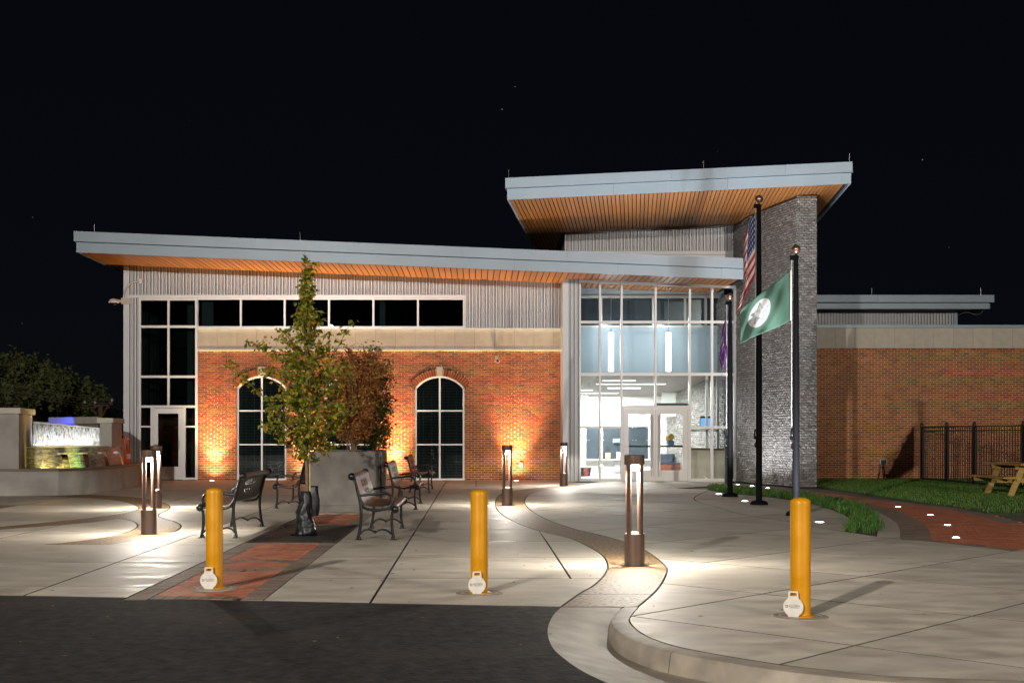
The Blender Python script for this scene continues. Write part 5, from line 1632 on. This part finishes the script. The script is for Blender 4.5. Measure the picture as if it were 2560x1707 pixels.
t = thing('wall_camera', 'small cream bullet camera high on the plain brick bay', 'camera', (fx(1242),YF-.1,fz(899)))
X, Z = fx(1242), fz(899)
MB().box(X-.05, X+.05, YF-.05, YF-.016, Z+.0, Z+.12).build('mount', m_cream, t)
MB().tube([(X-.01,YF-.04,Z+.05),(X+.01,YF-.14,Z-.02),(X+.02,YF-.26,Z-.06)], [.05,.065,.06], 12).build('body', m_cream, t, smooth=40)
MB().ball((X+.02,YF-.262,Z-.06), .045, 12, 8).build('lens', m_black, t)

t = thing('outlet_cover', 'small white outlet cover low on the plain brick bay', 'outlet', (fx(1302.6),YF-.02,fz(1161)))
MB().box(fx(1298.5), fx(1306.5), YF-.06, YF-.016, fz(1169), fz(1156)).build('cover', m_cream, t)
MB().box(fx(1300), fx(1305), YF-.075, YF-.0605, fz(1166), fz(1159)).build('lid', m_white, t)

t = thing('wall_socket_box', 'white socket box with two hanging cords on right brick wall', 'socket', (wx(2207),YW-.05,H-(1154-PY)*SW))
MB().box(wx(2198), wx(2216), YW-.06, YW-.016, H-(1161-PY)*SW, H-(1147-PY)*SW).build('box', m_box, t)
MB().box(wx(2201), wx(2213), YW-.10, YW-.0605, H-(1160-PY)*SW, H-(1149-PY)*SW).build('cover', m_black, t)
for a, b in ((2199,2193),(2207,2209)): MB().tube([(wx(a),YW-.08,H-(1160-PY)*SW),((wx(a)+wx(b))/2+.01,YW-.09,H-(1180-PY)*SW),(wx(b),YW-.06,.02)], .016, 6).build('cord', m_black, t)

# ------------------------------------------------------------------ fence
t = thing('metal_fence', 'black metal picket fence running toward the right brick wall', 'fence', (13.7,33,0))
def fxx(y): return 13.6+.035*(37.2-y)
py_ = [37.2, 35.4, 33.6, 30.8, 28.6, 26.4]
pk = MB().box(-.009, .009, -.009, .009, .02, 1.60).mesh('picket', m_fence)
for i, y in enumerate(py_):
    pst = MB().box(fxx(y)-.038, fxx(y)+.038, y-.038, y+.038, -.05, 1.70).build('post', m_fence, t)
    MB().lathe([(.05,1.70),(.05,1.715),(.03,1.74),(.002,1.745)], (fxx(y),y,0), 4).build('post_cap', m_fence, pst)
    if i+1 < len(py_):
        y2 = py_[i+1]
        for z in (.06, 1.50, 1.62):
            MB().hexa([(fxx(y)-.02,y-.04,z-.018),(fxx(y)+.02,y-.04,z-.018),(fxx(y2)+.02,y2+.04,z-.018),(fxx(y2)-.02,y2+.04,z-.018)], [(fxx(y)-.02,y-.04,z+.018),(fxx(y)+.02,y-.04,z+.018),(fxx(y2)+.02,y2+.04,z+.018),(fxx(y2)-.02,y2+.04,z+.018)]).build('rail', m_fence, t)
        n = max(2, int(abs(y-y2)/.145))
        for k in range(1, n):
            yy = y+(y2-y)*k/n
            o = link(pk, 'picket', t); o.location = (fxx(yy), yy, 0)

# ------------------------------------------------------------------ picnic table
CX, CY = 12.42, 27.9
t = thing('picnic_table', 'yellow timber picnic table on the lawn at the right edge', 'picnic table', (CX,CY,0), R(0))
Lh = .92
for k in range(5): MB().box(CX-.37+k*.15, CX-.37+k*.15+.14, CY-Lh, CY+Lh, .70, .738).build('table_plank', m_timber, t)
for sx in (-1, 1):
    for k in range(2):
        a = CX+sx*.62+k*.14-.14; MB().box(a, a+.135, CY-Lh, CY+Lh, .41, .448).build('seat_plank', m_timber, t)
for sy in (-.62, .62):
    y = CY+sy
    MB().box(CX-.36, CX+.36, y-.02, y+.02, .61, .70).build('top_beam', m_timber, t)
    MB().box(CX-.76, CX+.76, y+.021, y+.06, .32, .41).build('seat_beam', m_timber, t)
    for sx in (-1, 1):
        MB().hexa([(CX+sx*.50-.07,y-.06,0),(CX+sx*.50+.07,y-.06,0),(CX+sx*.50+.07,y-.021,0),(CX+sx*.50-.07,y-.021,0)], [(CX+sx*.20-.07,y-.06,.70),(CX+sx*.20+.07,y-.06,.70),(CX+sx*.20+.07,y-.021,.70),(CX+sx*.20-.07,y-.021,.70)]).build('leg', m_timber, t)

# ------------------------------------------------------------------ fountain
ft = thing('fountain', 'concrete fountain with lit mosaic waterfall and curved basin', 'fountain', (-9.5,28.5,0))
FS = .0091
# basin
bas = spline([(-14.0,27.2),((45-PX)*.0091,27.75),((158-PX)*.00915,27.95),((250-PX)*.0096,29.28),((330-PX)*.01056,32.2),((352-PX)*.0112,34.2)], 8)
bp = resample(bas, 40)
def offc(pl, d):
    out = []
    for i in range(len(pl)):
        tt = (pl[min(i+1,len(pl)-1)]-pl[max(i-1,0)]).normalized(); out.append(pl[i]+Vector((-tt.y, tt.x))*d)
    return out
bi = offc(bp, .22)
def curved(name, outer, inner, z0, z1, mat, i0=0, i1=None, parent=ft):
    i1 = len(outer)-1 if i1 is None else i1
    mb = MB()
    n = i1-i0+1
    for k in range(i0, i1+1):
        a, b = outer[k], inner[k]; mb.v += [(a.x,a.y,z0),(a.x,a.y,z1),(b.x,b.y,z1),(b.x,b.y,z0)]
    for k in range(n-1):
        for j in range(4):
            mb.f.append((4*k+j, 4*k+(j+1)%4, 4*k+4+(j+1)%4, 4*k+4+j)); mb.mi.append(0)
    mb.f.append((0,3,2,1)); mb.mi.append(0); mb.f.append((4*n-4,4*n-3,4*n-2,4*n-1)); mb.mi.append(0)
    return mb.build(name, mat, parent, smooth=30)
kj = min(range(40), key=lambda k: abs(bp[k].x-(158-PX)*.00915))
curved('basin_wall', bp, bi, 0, .555, m_fconc, 0, kj); curved('basin_wall', [p+Vector((.004,0)) if i == kj else p for i, p in enumerate(bp)], bi, 0, .555, m_fconc, kj, 39)
curved('basin_rim', offc(bp,-.03), offc(bp,.25), .556, .61, m_rim, 0, kj); curved('basin_rim', offc(bp,-.03), offc(bp,.25), .556, .61, m_rim, kj, 39)
wt = MB(); wt.prism([(p.x,p.y) for p in bi] + [(-10.2,34.2),(-14,31)], .30, .45); wt.build('water', M('basin_water', (.02,.03,.03), .08, var=0), ft)
# pillars with caps
def pillar(poly, h, cap, parent=ft, zb=0):
    c = [sum(p[0] for p in poly)/len(poly), sum(p[1] for p in poly)/len(poly)]
    o = MB().prism(poly, zb, h).build('pillar', m_fconc, parent)
    MB().prism([(c[0]+(p[0]-c[0])*1.0+(.06 if p[0] > c[0] else -.06), c[1]+(p[1]-c[1])+(.06 if p[1] > c[1] else -.06)) for p in poly], h+.001, h+cap).build('pillar_cap', m_cap, o)
XP = (45-PX)*.0091
pillar([(-14.0,27.80),(XP,27.80),((82-PX)*.0098,29.85),(-14.0,29.85)], 1.87, .13)
pr = [P(250,0,.0097)[0:2], P(279,0,.0097)[0:2]]
pillar([((250-PX)*.0102,F*.0102),((279-PX)*.0102,F*.0102),((279-PX)*.0104,F*.0107),((250-PX)*.0104,F*.0107)], 1.69, .12, zb=1.08)
# high back wall with cap running back-left from the right pillar
bw0 = MB().prism([((246-PX)*.0108,F*.0108),((246-PX)*.0112,F*.0112),((128-PX)*.0116,F*.0117),((128-PX)*.0113,F*.0113)], 0, 1.68).build('back_wall', m_fconc, ft)
MB().prism([((250-PX)*.0108,F*.01075),((250-PX)*.0112,F*.0113),((126-PX)*.0116,F*.0118),((126-PX)*.0113,F*.01125)], 1.681, 1.87).build('back_wall_cap', m_cap, bw0)
# mosaic sheet between the pillars
A0 = Vector(((82-PX)*.0098, F*.0098)); A1 = Vector(((252-PX)*.0104, F*.0104))
dv = (A1-A0); Lm = dv.length; tt = dv.normalized(); nn = Vector((tt.y, -tt.x))
z0m = 1.11
def ztile(u): return 1.665 - .13*u
mw = MB()
mw.hexa([(A0.x,A0.y,0),(A1.x,A1.y,0),(A1.x-nn.x*.2,A1.y-nn.y*.2,0),(A0.x-nn.x*.2,A0.y-nn.y*.2,0)], [(A0.x,A0.y,ztile(0)),(A1.x,A1.y,ztile(1)),(A1.x-nn.x*.2,A1.y-nn.y*.2,ztile(1)),(A0.x-nn.x*.2,A0.y-nn.y*.2,ztile(0))])
mwo = mw.build('mosaic_wall', m_rim, ft)
sp = []
u = .012
while u < Lm-.01:
    z = z0m + random.uniform(0,.06)
    while z < ztile(u/Lm)-.04:
        h_ = random.choice((.05,.075,.10)); h_ = min(h_, ztile(u/Lm)-z)
        if h_ > .02:
            p = A0+tt*u+nn*.004
            sp.append((p.x, p.y, z+h_/2, .0205, .012+random.uniform(0,.006), h_-.003, math.atan2(tt.y, tt.x), 0))
        z += h_
    u += .023
pieces(mwo, 'mosaic_tile', m_tile, sp, 'y', 300)
MB().hexa([(A0.x+nn.x*.02,A0.y+nn.y*.02,ztile(0)+.001),(A1.x+nn.x*.02,A1.y+nn.y*.02,ztile(1)+.001),(A1.x-nn.x*.2,A1.y-nn.y*.2,ztile(1)+.001),(A0.x-nn.x*.2,A0.y-nn.y*.2,ztile(0)+.001)],
          [(A0.x+nn.x*.02,A0.y+nn.y*.02,ztile(0)+.05),(A1.x+nn.x*.02,A1.y+nn.y*.02,ztile(1)+.02),(A1.x-nn.x*.2,A1.y-nn.y*.2,ztile(1)+.02),(A0.x-nn.x*.2,A0.y-nn.y*.2,ztile(0)+.05)]).build('waterfall_lip', m_cap, mwo)
mid = A0+dv*.3
light('SPOT', 'lamp_light', (mid.x-.3, mid.y+.5, 1.95), 40, (1.0,.55,.10), ft, target=(mid.x, mid.y-.05, 1.72), size=80, blend=.6)
light('SPOT', 'lamp_light', ((150-PX)*.0107, F*.0107, 1.55), 200, (.03,.07,1.0), ft, target=((150-PX)*.0113, F*.0113, 1.78), size=50, blend=.3)
# ledge with white light tubes washing the mosaic
led_o = [A0+nn*.02, A1+nn*.02]; 
lowp = spline([((46-PX)*.0095,F*.0095),((105-PX)*.0095,F*.0095),((200-PX)*.0098,F*.0098),((270-PX)*.0102,F*.0102),((303-PX)*.0107,F*.0107),((311-PX)*.0113,F*.0113)], 6)
lp = resample(lowp, 60)
li = offc(lp, .25)
lw_ = curved('ledger_wall', lp, li, .3, 1.07, m_rim)
curved('ledge', offc(lp,-.03), offc(lp,.42), 1.071, 1.105, m_cap)
sp = []
ds = [0]
for i in range(59): ds.append(ds[-1]+(lp[i+1]-lp[i]).length)
for r_ in range(22):
    z = .60+.0215*r_
    d = -random.uniform(0,.1)
    while d < ds[-1]-.05:
        w = random.choice((.06,.10,.14)); c = max(.02, min(d+w/2, ds[-1]-.01))
        i = max(k for k in range(60) if ds[k] <= c); i = min(i, 58); q_ = (c-ds[i])/(ds[i+1]-ds[i])
        p = lp[i].lerp(lp[i+1], q_); tv = (lp[i+1]-lp[i]).normalized()
        sp.append((p.x+tv.y*.003, p.y-tv.x*.003, z, w-.003, .014+random.uniform(0,.010), .0195, math.atan2(tv.y, tv.x), 0)); d += w
pieces(lw_, 'ledger_tile', m_tile2, sp, 'y', 300)
for k, x in enumerate((149, 205, 250, 286)):
    i = min(range(60), key=lambda j: abs(lp[j].x/(lp[j].y/F)+PX-x)); p = lp[i]; tv = (lp[min(i+1,59)]-lp[max(i-1,0)]).normalized()
    Mx = Matrix.Translation((p.x+tv.y*.05, p.y-tv.x*.05, .93)) @ Matrix.Rotation(math.atan2(tv.y,tv.x), 4, 'Z')
    MB().obox(Mx, .21, .12, .045).build('spout', m_alu, ft)
    # thin water sheet falling from the spout
    sw = MB(); q0 = Vector((p.x+tv.y*.11, p.y-tv.x*.11)); 
    for j in range(7):
        zz = .91-.38*(j/6)**1.6; qq = q0+Vector((tv.y, -tv.x))*(.13*j/6)
        sw.v += [(qq.x-tv.x*.09, qq.y-tv.y*.09, zz),(qq.x+tv.x*.09, qq.y+tv.y*.09, zz)]
    for j in range(6): sw.f.append((2*j,2*j+1,2*j+3,2*j+2)); sw.mi.append(0)
    w_o = sw.build('water_sheet', GLASS('water_film', (.93,.95,.93), 1.6, .12), ft)
    md = w_o.modifiers.new('thickness', 'SOLIDIFY'); md.thickness = .004
for x, col, pw in ((110,(1,.80,.25),9),(165,(1,.78,.18),12),(198,(.45,1,.25),8),(250,(1,.58,.16),12),(275,(1,.55,.16),8)):
    i = min(range(60), key=lambda j: abs(lp[j].x/(lp[j].y/F)+PX-x)); p = lp[i]; tv = (lp[min(i+1,59)]-lp[max(i-1,0)]).normalized()
    off_ = .36 if x < 240 else .26
    c = Vector((p.x+tv.y*off_, p.y-tv.x*off_))
    MB().lathe([(.04,.46),(.05,.48),(.03,.50)], (c.x,c.y,0), 12).build('basin_lamp', m_alu, ft)
    light('SPOT', 'lamp_light', (c.x, c.y, .52), pw*3.2, col, ft, target=(p.x, p.y, .80), size=120, blend=1.0, radius=.04)
pm = A0+dv*.5+nn*.22
lo_ = light('AREA', 'lamp_light', (pm.x, pm.y, 1.14), 17, (.93,.96,1.0), ft, target=(pm.x-nn.x*.22, pm.y-nn.y*.22, 1.42), size=Lm*.95, sy=.03)
lo_.rotation_euler = (Vector((-nn.x*.22, -nn.y*.22, .30))).to_track_quat('-Z', 'Y').to_euler()
MB().hexa([(A0.x+nn.x*.14,A0.y+nn.y*.14,1.106),(A1.x+nn.x*.14,A1.y+nn.y*.14,1.106),(A1.x+nn.x*.17,A1.y+nn.y*.17,1.106),(A0.x+nn.x*.17,A0.y+nn.y*.17,1.106)], [(A0.x+nn.x*.14,A0.y+nn.y*.14,1.12),(A1.x+nn.x*.14,A1.y+nn.y*.14,1.12),(A1.x+nn.x*.17,A1.y+nn.y*.17,1.12),(A0.x+nn.x*.17,A0.y+nn.y*.17,1.12)]).build('light_bar', e_strip, ft)

# ------------------------------------------------------------------ orange cones behind the fountain
def cone(x, y, h_, r_, lab, stripes):
    t = thing('traffic_cone', lab, 'traffic cone', (x,y,0), group='orange traffic cones')
    MB().box(x-r_*1.4, x+r_*1.4, y-r_*1.4, y+r_*1.4, 0, .05).build('foot', m_black, t)
    MB().lathe([(r_,.05),(r_*.75,h_*.75),(r_*.42,h_*.80),(r_*.30,h_)], (x,y,0), 20).build('body', m_orange, t, smooth=40)
    if stripes:
        for z in (h_*.36, h_*.58):
            rr = r_*(1-.25*z/(h_*.75)); MB().lathe([(rr+.004,z),(rr-.004,z+.14)], (x,y,0), 20).build('white_band', m_conewhite, t)
    mb = MB(); n = 12
    mb.tube([(x+.055*math.cos(2*math.pi*i/n), y, h_+.05+.055*math.sin(2*math.pi*i/n)) for i in range(n+1)], .014, 6); mb.build('grab_ring', m_orange, t)
s = .0110
cone((292-PX)*s, F*s, 1.25, .16, 'left orange cone behind the fountain pillar', False)
cone((301-PX)*s, F*s+.2, 1.27, .14, 'orange cone just right of the other behind fountain', False)
s = .0113
cone((319-PX)*s, F*s, 1.22, .11, 'slim orange cone with white bands by the building corner', True)

# ------------------------------------------------------------------ trees
def leaf_mesh(name, mat, pts, size, parent, kind=None, asp=.62, droop=.3):
    n = len(pts); Pn = np.array(pts)
    a = rng.uniform(0, 2*math.pi, n); el = rng.uniform(-1.0, .6, n)
    d = np.stack([np.cos(a)*np.cos(el), np.sin(a)*np.cos(el), np.sin(el)-droop], -1); d /= np.linalg.norm(d, axis=1)[:,None]
    w = np.cross(d, rng.normal(size=(n,3))); w /= np.linalg.norm(w, axis=1)[:,None]
    up = np.cross(w, d)
    s = size*rng.uniform(.65, 1.25, n)[:,None]
    V = np.empty((n,5,3))
    V[:,0] = Pn; V[:,1] = Pn+d*s*.45+w*s*asp*.5+up*s*.10; V[:,2] = Pn+d*s; V[:,3] = Pn+d*s*.45-w*s*asp*.5+up*s*.10; V[:,4] = Pn+d*s*.5-up*s*.02
    Fs = []
    for i in range(n):
        b = 5*i; Fs += [(b,b+1,b+4),(b+1,b+2,b+4),(b+2,b+3,b+4),(b+3,b,b+4)]
    me = bpy.data.meshes.new(name); me.from_pydata(V.reshape(-1,3).tolist(), [], Fs); me.materials.append(mat); me.update()
    return link(me, name, parent)
rt_ = random.Random(8)
q = G(766.6, 1336)
tx_, ty_ = q
tree = thing('street_tree', 'slender young street tree with green and orange leaves in the grate', 'tree', (tx_,ty_,0))
MB().tube(spline([(tx_,ty_,-.02),(tx_+.01,ty_,.6),(tx_-.005,ty_,1.2),(tx_+.01,ty_,2.0),(tx_-.03,ty_,2.8),(tx_-.06,ty_,3.62)], 4), [.034-.030*i/20 for i in range(21)], 8).build('trunk', m_bark, tree)
MB().tube([(tx_+.055,ty_-.02,.3),(tx_+.035,ty_-.03,1.9)], .013, 8).build('stake', m_stake, tree)
prof = [(1.05,.22),(1.3,.44),(1.6,.66),(1.9,.74),(2.2,.70),(2.5,.52),(2.8,.36),(3.0,.30),(3.2,.17),(3.4,.10),(3.7,.05)]
def rad(z):
    for i in range(len(prof)-1):
        if prof[i][0] <= z <= prof[i+1][0]:
            k = (z-prof[i][0])/(prof[i+1][0]-prof[i][0]); return prof[i][1]+k*(prof[i+1][1]-prof[i][1])
    return .1
br = MB(); lv = []
for k in range(70):
    z0 = 1.0+2.45*(k/70)**1.15+rt_.uniform(-.05,.05); an = k*2.4+rt_.uniform(-.4,.4)
    rise = rt_.uniform(.25,.6); zt = z0+rise; rr = rad(min(zt,3.69))*rt_.uniform(.65,1.08)
    if k == 40: an, rr = math.pi, 0.8
    if k == 17: an, rr, zt = math.pi*1.02, 1.12, 2.45
    if k == 33: an, rr, zt = .1, .62, 2.98
    c0 = Vector((tx_, ty_, z0)); c1 = Vector((tx_+rr*.45*math.cos(an), ty_+rr*.45*math.sin(an), z0+(zt-z0)*.35)); c2 = Vector((tx_+rr*math.cos(an), ty_+rr*math.sin(an), zt))
    pts = spline([tuple(c0), tuple(c1), tuple(c2)], 6)
    br.tube(pts, [.011*(1-.85*i/(len(pts)-1)) for i in range(len(pts))], 5)
    nt = int(5+10*rr) if z0 < 2.3 else int(4+7*rr)
    for w_ in range(nt):                       # short twigs, each with a tuft of leaves
        u = .25+.75*(w_+rt_.random())/nt; i = min(int(u*(len(pts)-1)), len(pts)-2); p = Vector(pts[i]).lerp(Vector(pts[i+1]), u*(len(pts)-1)-i)
        tl = (.05 if k in (17, 33) else .15)*min(1, .35+rr)
        e = p+Vector((rt_.gauss(0,tl*.7), rt_.gauss(0,tl*.7), rt_.uniform(-.3,1)*tl))
        br.tube([p, e], [.004,.0015], 4)
        for _ in range(rt_.randint(7,14)):
            f_ = rt_.random()**.6; lv.append(tuple(p.lerp(e, f_)+Vector((rt_.gauss(0,.026), rt_.gauss(0,.026), rt_.gauss(0,.026)))))
br.build('branches', m_bark, tree)['kind'] = 'stuff'
leaf_mesh('leaves', m_leaf, lv, .072, tree)['kind'] = 'stuff'

# watering bag
bg = thing('watering_bag', 'black plastic watering bag wrapped round the young trunk', 'bag', (tx_-.02,ty_-.05,0))
mb = MB(); n = 40; rows_ = 26
for j in range(rows_+1):
    v = j/rows_; z = .0+.60*v
    rx = .150-.085*v**.8; ry = .11-.055*v
    for i in range(n):
        a = 2*math.pi*i/n
        f_ = 1+.05*math.sin(5*a+5*math.sin(7*v))+.05*math.sin(9*a-9*math.sin(5*v+a))+.04*math.sin(13*a+17*v+2*math.sin(3*a))
        if j == 0: f_ *= .93
        mb.v.append((tx_-.02+rx*f_*math.cos(a)+.02*math.sin(9*v), ty_-.05+ry*f_*math.sin(a), z+.012*math.sin(6*a)*v))
for j in range(rows_):
    for i in range(n): mb.f.append((j*n+i, j*n+(i+1)%n, (j+1)*n+(i+1)%n, (j+1)*n+i)); mb.mi.append(0)
mb.f.append(tuple(range(n-1,-1,-1))); mb.mi.append(0); mb.f.append(tuple(rows_*n+i for i in range(n))); mb.mi.append(0)
mb.build('bag_body', m_bag, bg, smooth=True)
mb = MB(); n = 20
for j in range(15):
    v = j/14; z = .26+.42*v; r_ = .058+.02*math.sin(math.pi*v)
    for i in range(n):
        a = 2*math.pi*i/n; f_ = 1+.12*math.sin(4*a+6*v)
        mb.v.append((tx_+.10+r_*f_*math.cos(a), ty_+.02+r_*.8*f_*math.sin(a), z))
for j in range(14):
    for i in range(n): mb.f.append((j*n+i, j*n+(i+1)%n, (j+1)*n+(i+1)%n, (j+1)*n+i)); mb.mi.append(0)
mb.f.append(tuple(14*n+i for i in range(n))); mb.mi.append(0)
mb.build('bag_fold', m_bag, bg, smooth=True)

def bush(name, lab, base, stems, crown, nleaf, size, mat, seed, twigs=4):
    r2 = random.Random(seed)
    t = thing(name, lab, 'shrub', base)
    st = MB(); lv = []
    for k in range(stems):
        an = 2*math.pi*k/stems+r2.uniform(-.4,.4)
        cx_, cy_, cz_ = crown(r2, an)
        b0 = Vector((base[0]+r2.gauss(0,.04), base[1]+r2.gauss(0,.04), base[2]))
        c2 = Vector((base[0]+cx_, base[1]+cy_, base[2]+cz_)); c1 = b0.lerp(c2, .45)+Vector((0,0,.12*cz_))-Vector((cx_*.15, cy_*.15, 0))
        pts = spline([tuple(b0), tuple(c1), tuple(c2)], 6)
        st.tube(pts, [.014*(1-.8*i/(len(pts)-1)) for i in range(len(pts))], 5)
        for w in range(twigs):
            u = r2.uniform(.35, 1); i = min(int(u*(len(pts)-1)), len(pts)-2); p = Vector(pts[i])
            e = p+Vector((r2.gauss(0,.16), r2.gauss(0,.16), r2.uniform(-.02,.25)))
            st.tube([p, e], [.005,.002], 4)
            for _ in range(nleaf//(stems*twigs)):
                f_ = r2.random()**.5; lv.append(tuple(p.lerp(e, f_)+Vector((r2.gauss(0,.06), r2.gauss(0,.06), r2.gauss(0,.06)))))
    st.build('stems', m_bark, t)['kind'] = 'stuff'
    leaf_mesh('leaves', mat, lv, size, t, asp=.5)['kind'] = 'stuff'
def crown_a(r2, an):
    r_ = r2.uniform(.15,.74); return r_*math.cos(an), r_*math.sin(an), r2.uniform(.75,1.95)*(1.08-.35*r_)
bush('brown_bush', 'round bush with rusty brown leaves in the front planter', (-2.28,22.65,.98), 30, crown_a, 18000, .066, m_leafb, 4, 6)
def crown_b(r2, an):
    h_ = r2.uniform(.25,2.2); r_ = .55*(1-h_/2.5)*r2.uniform(.4,1); return .28+r_*math.cos(an)-.10*h_, r_*math.sin(an), h_
bush('green_shrub', 'narrow upright green shrub with pointed top in the rear planter', (-2.05,24.3,.98), 30, crown_b, 5600, .068, m_leafs, 9, 4)

def far_tree(x, y, zt, rx, lab, seed, n=5200):
    r2 = random.Random(seed)
    t = thing('far_tree', lab, 'tree', (x,y,0), group='trees behind the fountain')
    tr = MB(); lv = []
    tr.tube([(x,y,-.3),(x+.1,y,zt*.25),(x,y,zt*.5)], [.22,.17,.12], 8)
    tr.build('trunk', m_barkf, t)
    tr = MB()
    clumps = []
    for k in range(30):
        an = r2.uniform(0,2*math.pi); u = r2.random()**.5
        c = Vector((x+rx*u*math.cos(an), y+rx*u*math.sin(an), zt*(.42+.52*(1-u*u*.7)*r2.uniform(.55,1))))
        st0 = Vector((x, y, zt*r2.uniform(.25,.45)))
        tr.tube([st0, st0.lerp(c,.5)+Vector((0,0,.1)), c], [.07,.045,.015], 5)
        clumps.append((c, r2.uniform(.35,.75)*rx*.42))
    tr.build('limbs', m_barkf, t)['kind'] = 'stuff'
    for c, r_ in clumps:
        for _ in range(n//30):
            v = Vector((r2.gauss(0,1), r2.gauss(0,1), r2.gauss(0,.7))); v.normalize(); lv.append(tuple(c+v*r_*r2.random()**.4))
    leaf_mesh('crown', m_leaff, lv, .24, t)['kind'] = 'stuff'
YT = 62
sT = YT/F
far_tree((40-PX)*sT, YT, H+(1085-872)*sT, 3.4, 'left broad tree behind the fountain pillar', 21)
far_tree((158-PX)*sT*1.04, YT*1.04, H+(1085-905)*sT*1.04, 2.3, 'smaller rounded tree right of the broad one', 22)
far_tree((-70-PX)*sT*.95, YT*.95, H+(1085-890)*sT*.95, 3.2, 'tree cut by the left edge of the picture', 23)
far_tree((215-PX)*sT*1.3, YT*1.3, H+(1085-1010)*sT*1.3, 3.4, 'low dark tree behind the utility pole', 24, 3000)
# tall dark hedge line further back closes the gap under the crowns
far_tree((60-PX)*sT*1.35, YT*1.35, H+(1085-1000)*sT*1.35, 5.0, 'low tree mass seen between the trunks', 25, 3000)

# utility pole with crossarm and wires
s = 58/F
t = thing('utility_pole', 'wooden utility pole with braced crossarm behind the fountain', 'utility pole', ((252-PX)*s, 58, 0))
px_ = (252-PX)*s
MB().tube([(px_,58,-.3),(px_,58,H+(1085-1015)*s)], .13, 10).build('pole', m_cross, t)
za = H+(1085-1013)*s
MB().hexa([((212-PX)*s,57.8,za-.12-.05),((285-PX)*s,57.8,za+.02),((285-PX)*s,57.95,za+.02),((212-PX)*s,57.95,za-.17)], [((212-PX)*s,57.8,za-.0),((285-PX)*s,57.8,za+.17),((285-PX)*s,57.95,za+.17),((212-PX)*s,57.95,za-.0)]).build('crossarm', m_cross, t)
for a in (228, 274): MB().tube([((a-PX)*s,57.75,za),(px_,57.85,za-.75)], .035, 5).build('brace', m_cross, t)
for a in (214, 240, 282): MB().lathe([(.04,0),(.06,.06),(.05,.12),(.02,.16)], ((a-PX)*s,57.87,za+(.17 if a > 250 else .05)), 8).build('insulator', m_white, t)
labs = ['topmost utility wire crossing behind the left tree','second utility wire crossing behind the left tree','lowest utility wire crossing behind the left tree']
for k, (xa, ya, xb, yb_, xc, yc) in enumerate(((0,956,281,1010,306,1014),(0,972,240,1016,306,1032),(0,979,214,1018,306,1038))):
    pts = [((-300-PX)*s*.8, 58*.8, H-((ya-60)-PY)*s*.8), ((xa-PX)*s*.9, 58*.9, H-(ya-PY)*s*.9), ((xb-PX)*s, 58, H-(yb_-PY)*s), ((xc+160-PX)*s*1.3, 58*1.3, H-(yc+30-PY)*s*1.3)]
    o = MB().tube(spline(pts, 6), .022, 5).build('utility_wire', m_wire); tag(o, labs[k], 'wire', 'utility wires')

# ------------------------------------------------------------------ fallen leaves and grit on the paving
lt = random.Random(31); pts = []
while len(pts) < 150:
    x, y = lt.gauss(-1.5, 3.0), lt.uniform(6.0, 24)
    if abs(x) < 6: pts.append((x, y, .004 if y > 10.6 else road_z(x, y)+.004))
n = len(pts); mbl = MB()
for (x, y, z) in pts:
    s_ = lt.uniform(.012,.035); a = lt.uniform(0, 6.28); c_, d_ = math.cos(a)*s_, math.sin(a)*s_
    mbl.add([(x-c_, y-d_, z),(x+d_*.5, y-c_*.5, z+.004),(x+c_, y+d_, z+.002),(x-d_*.5, y+c_*.5, z+.006)], [(0,1,2,3)])
o = mbl.build('leaf_litter', M('dry_leaf', None, .8, ramp=[(0,(.06,.035,.02)),(.6,(.16,.09,.03)),(1,(.25,.20,.06))], var=0)); tag(o, 'small dry fallen leaves scattered over plaza and road', 'leaves', kind='stuff')
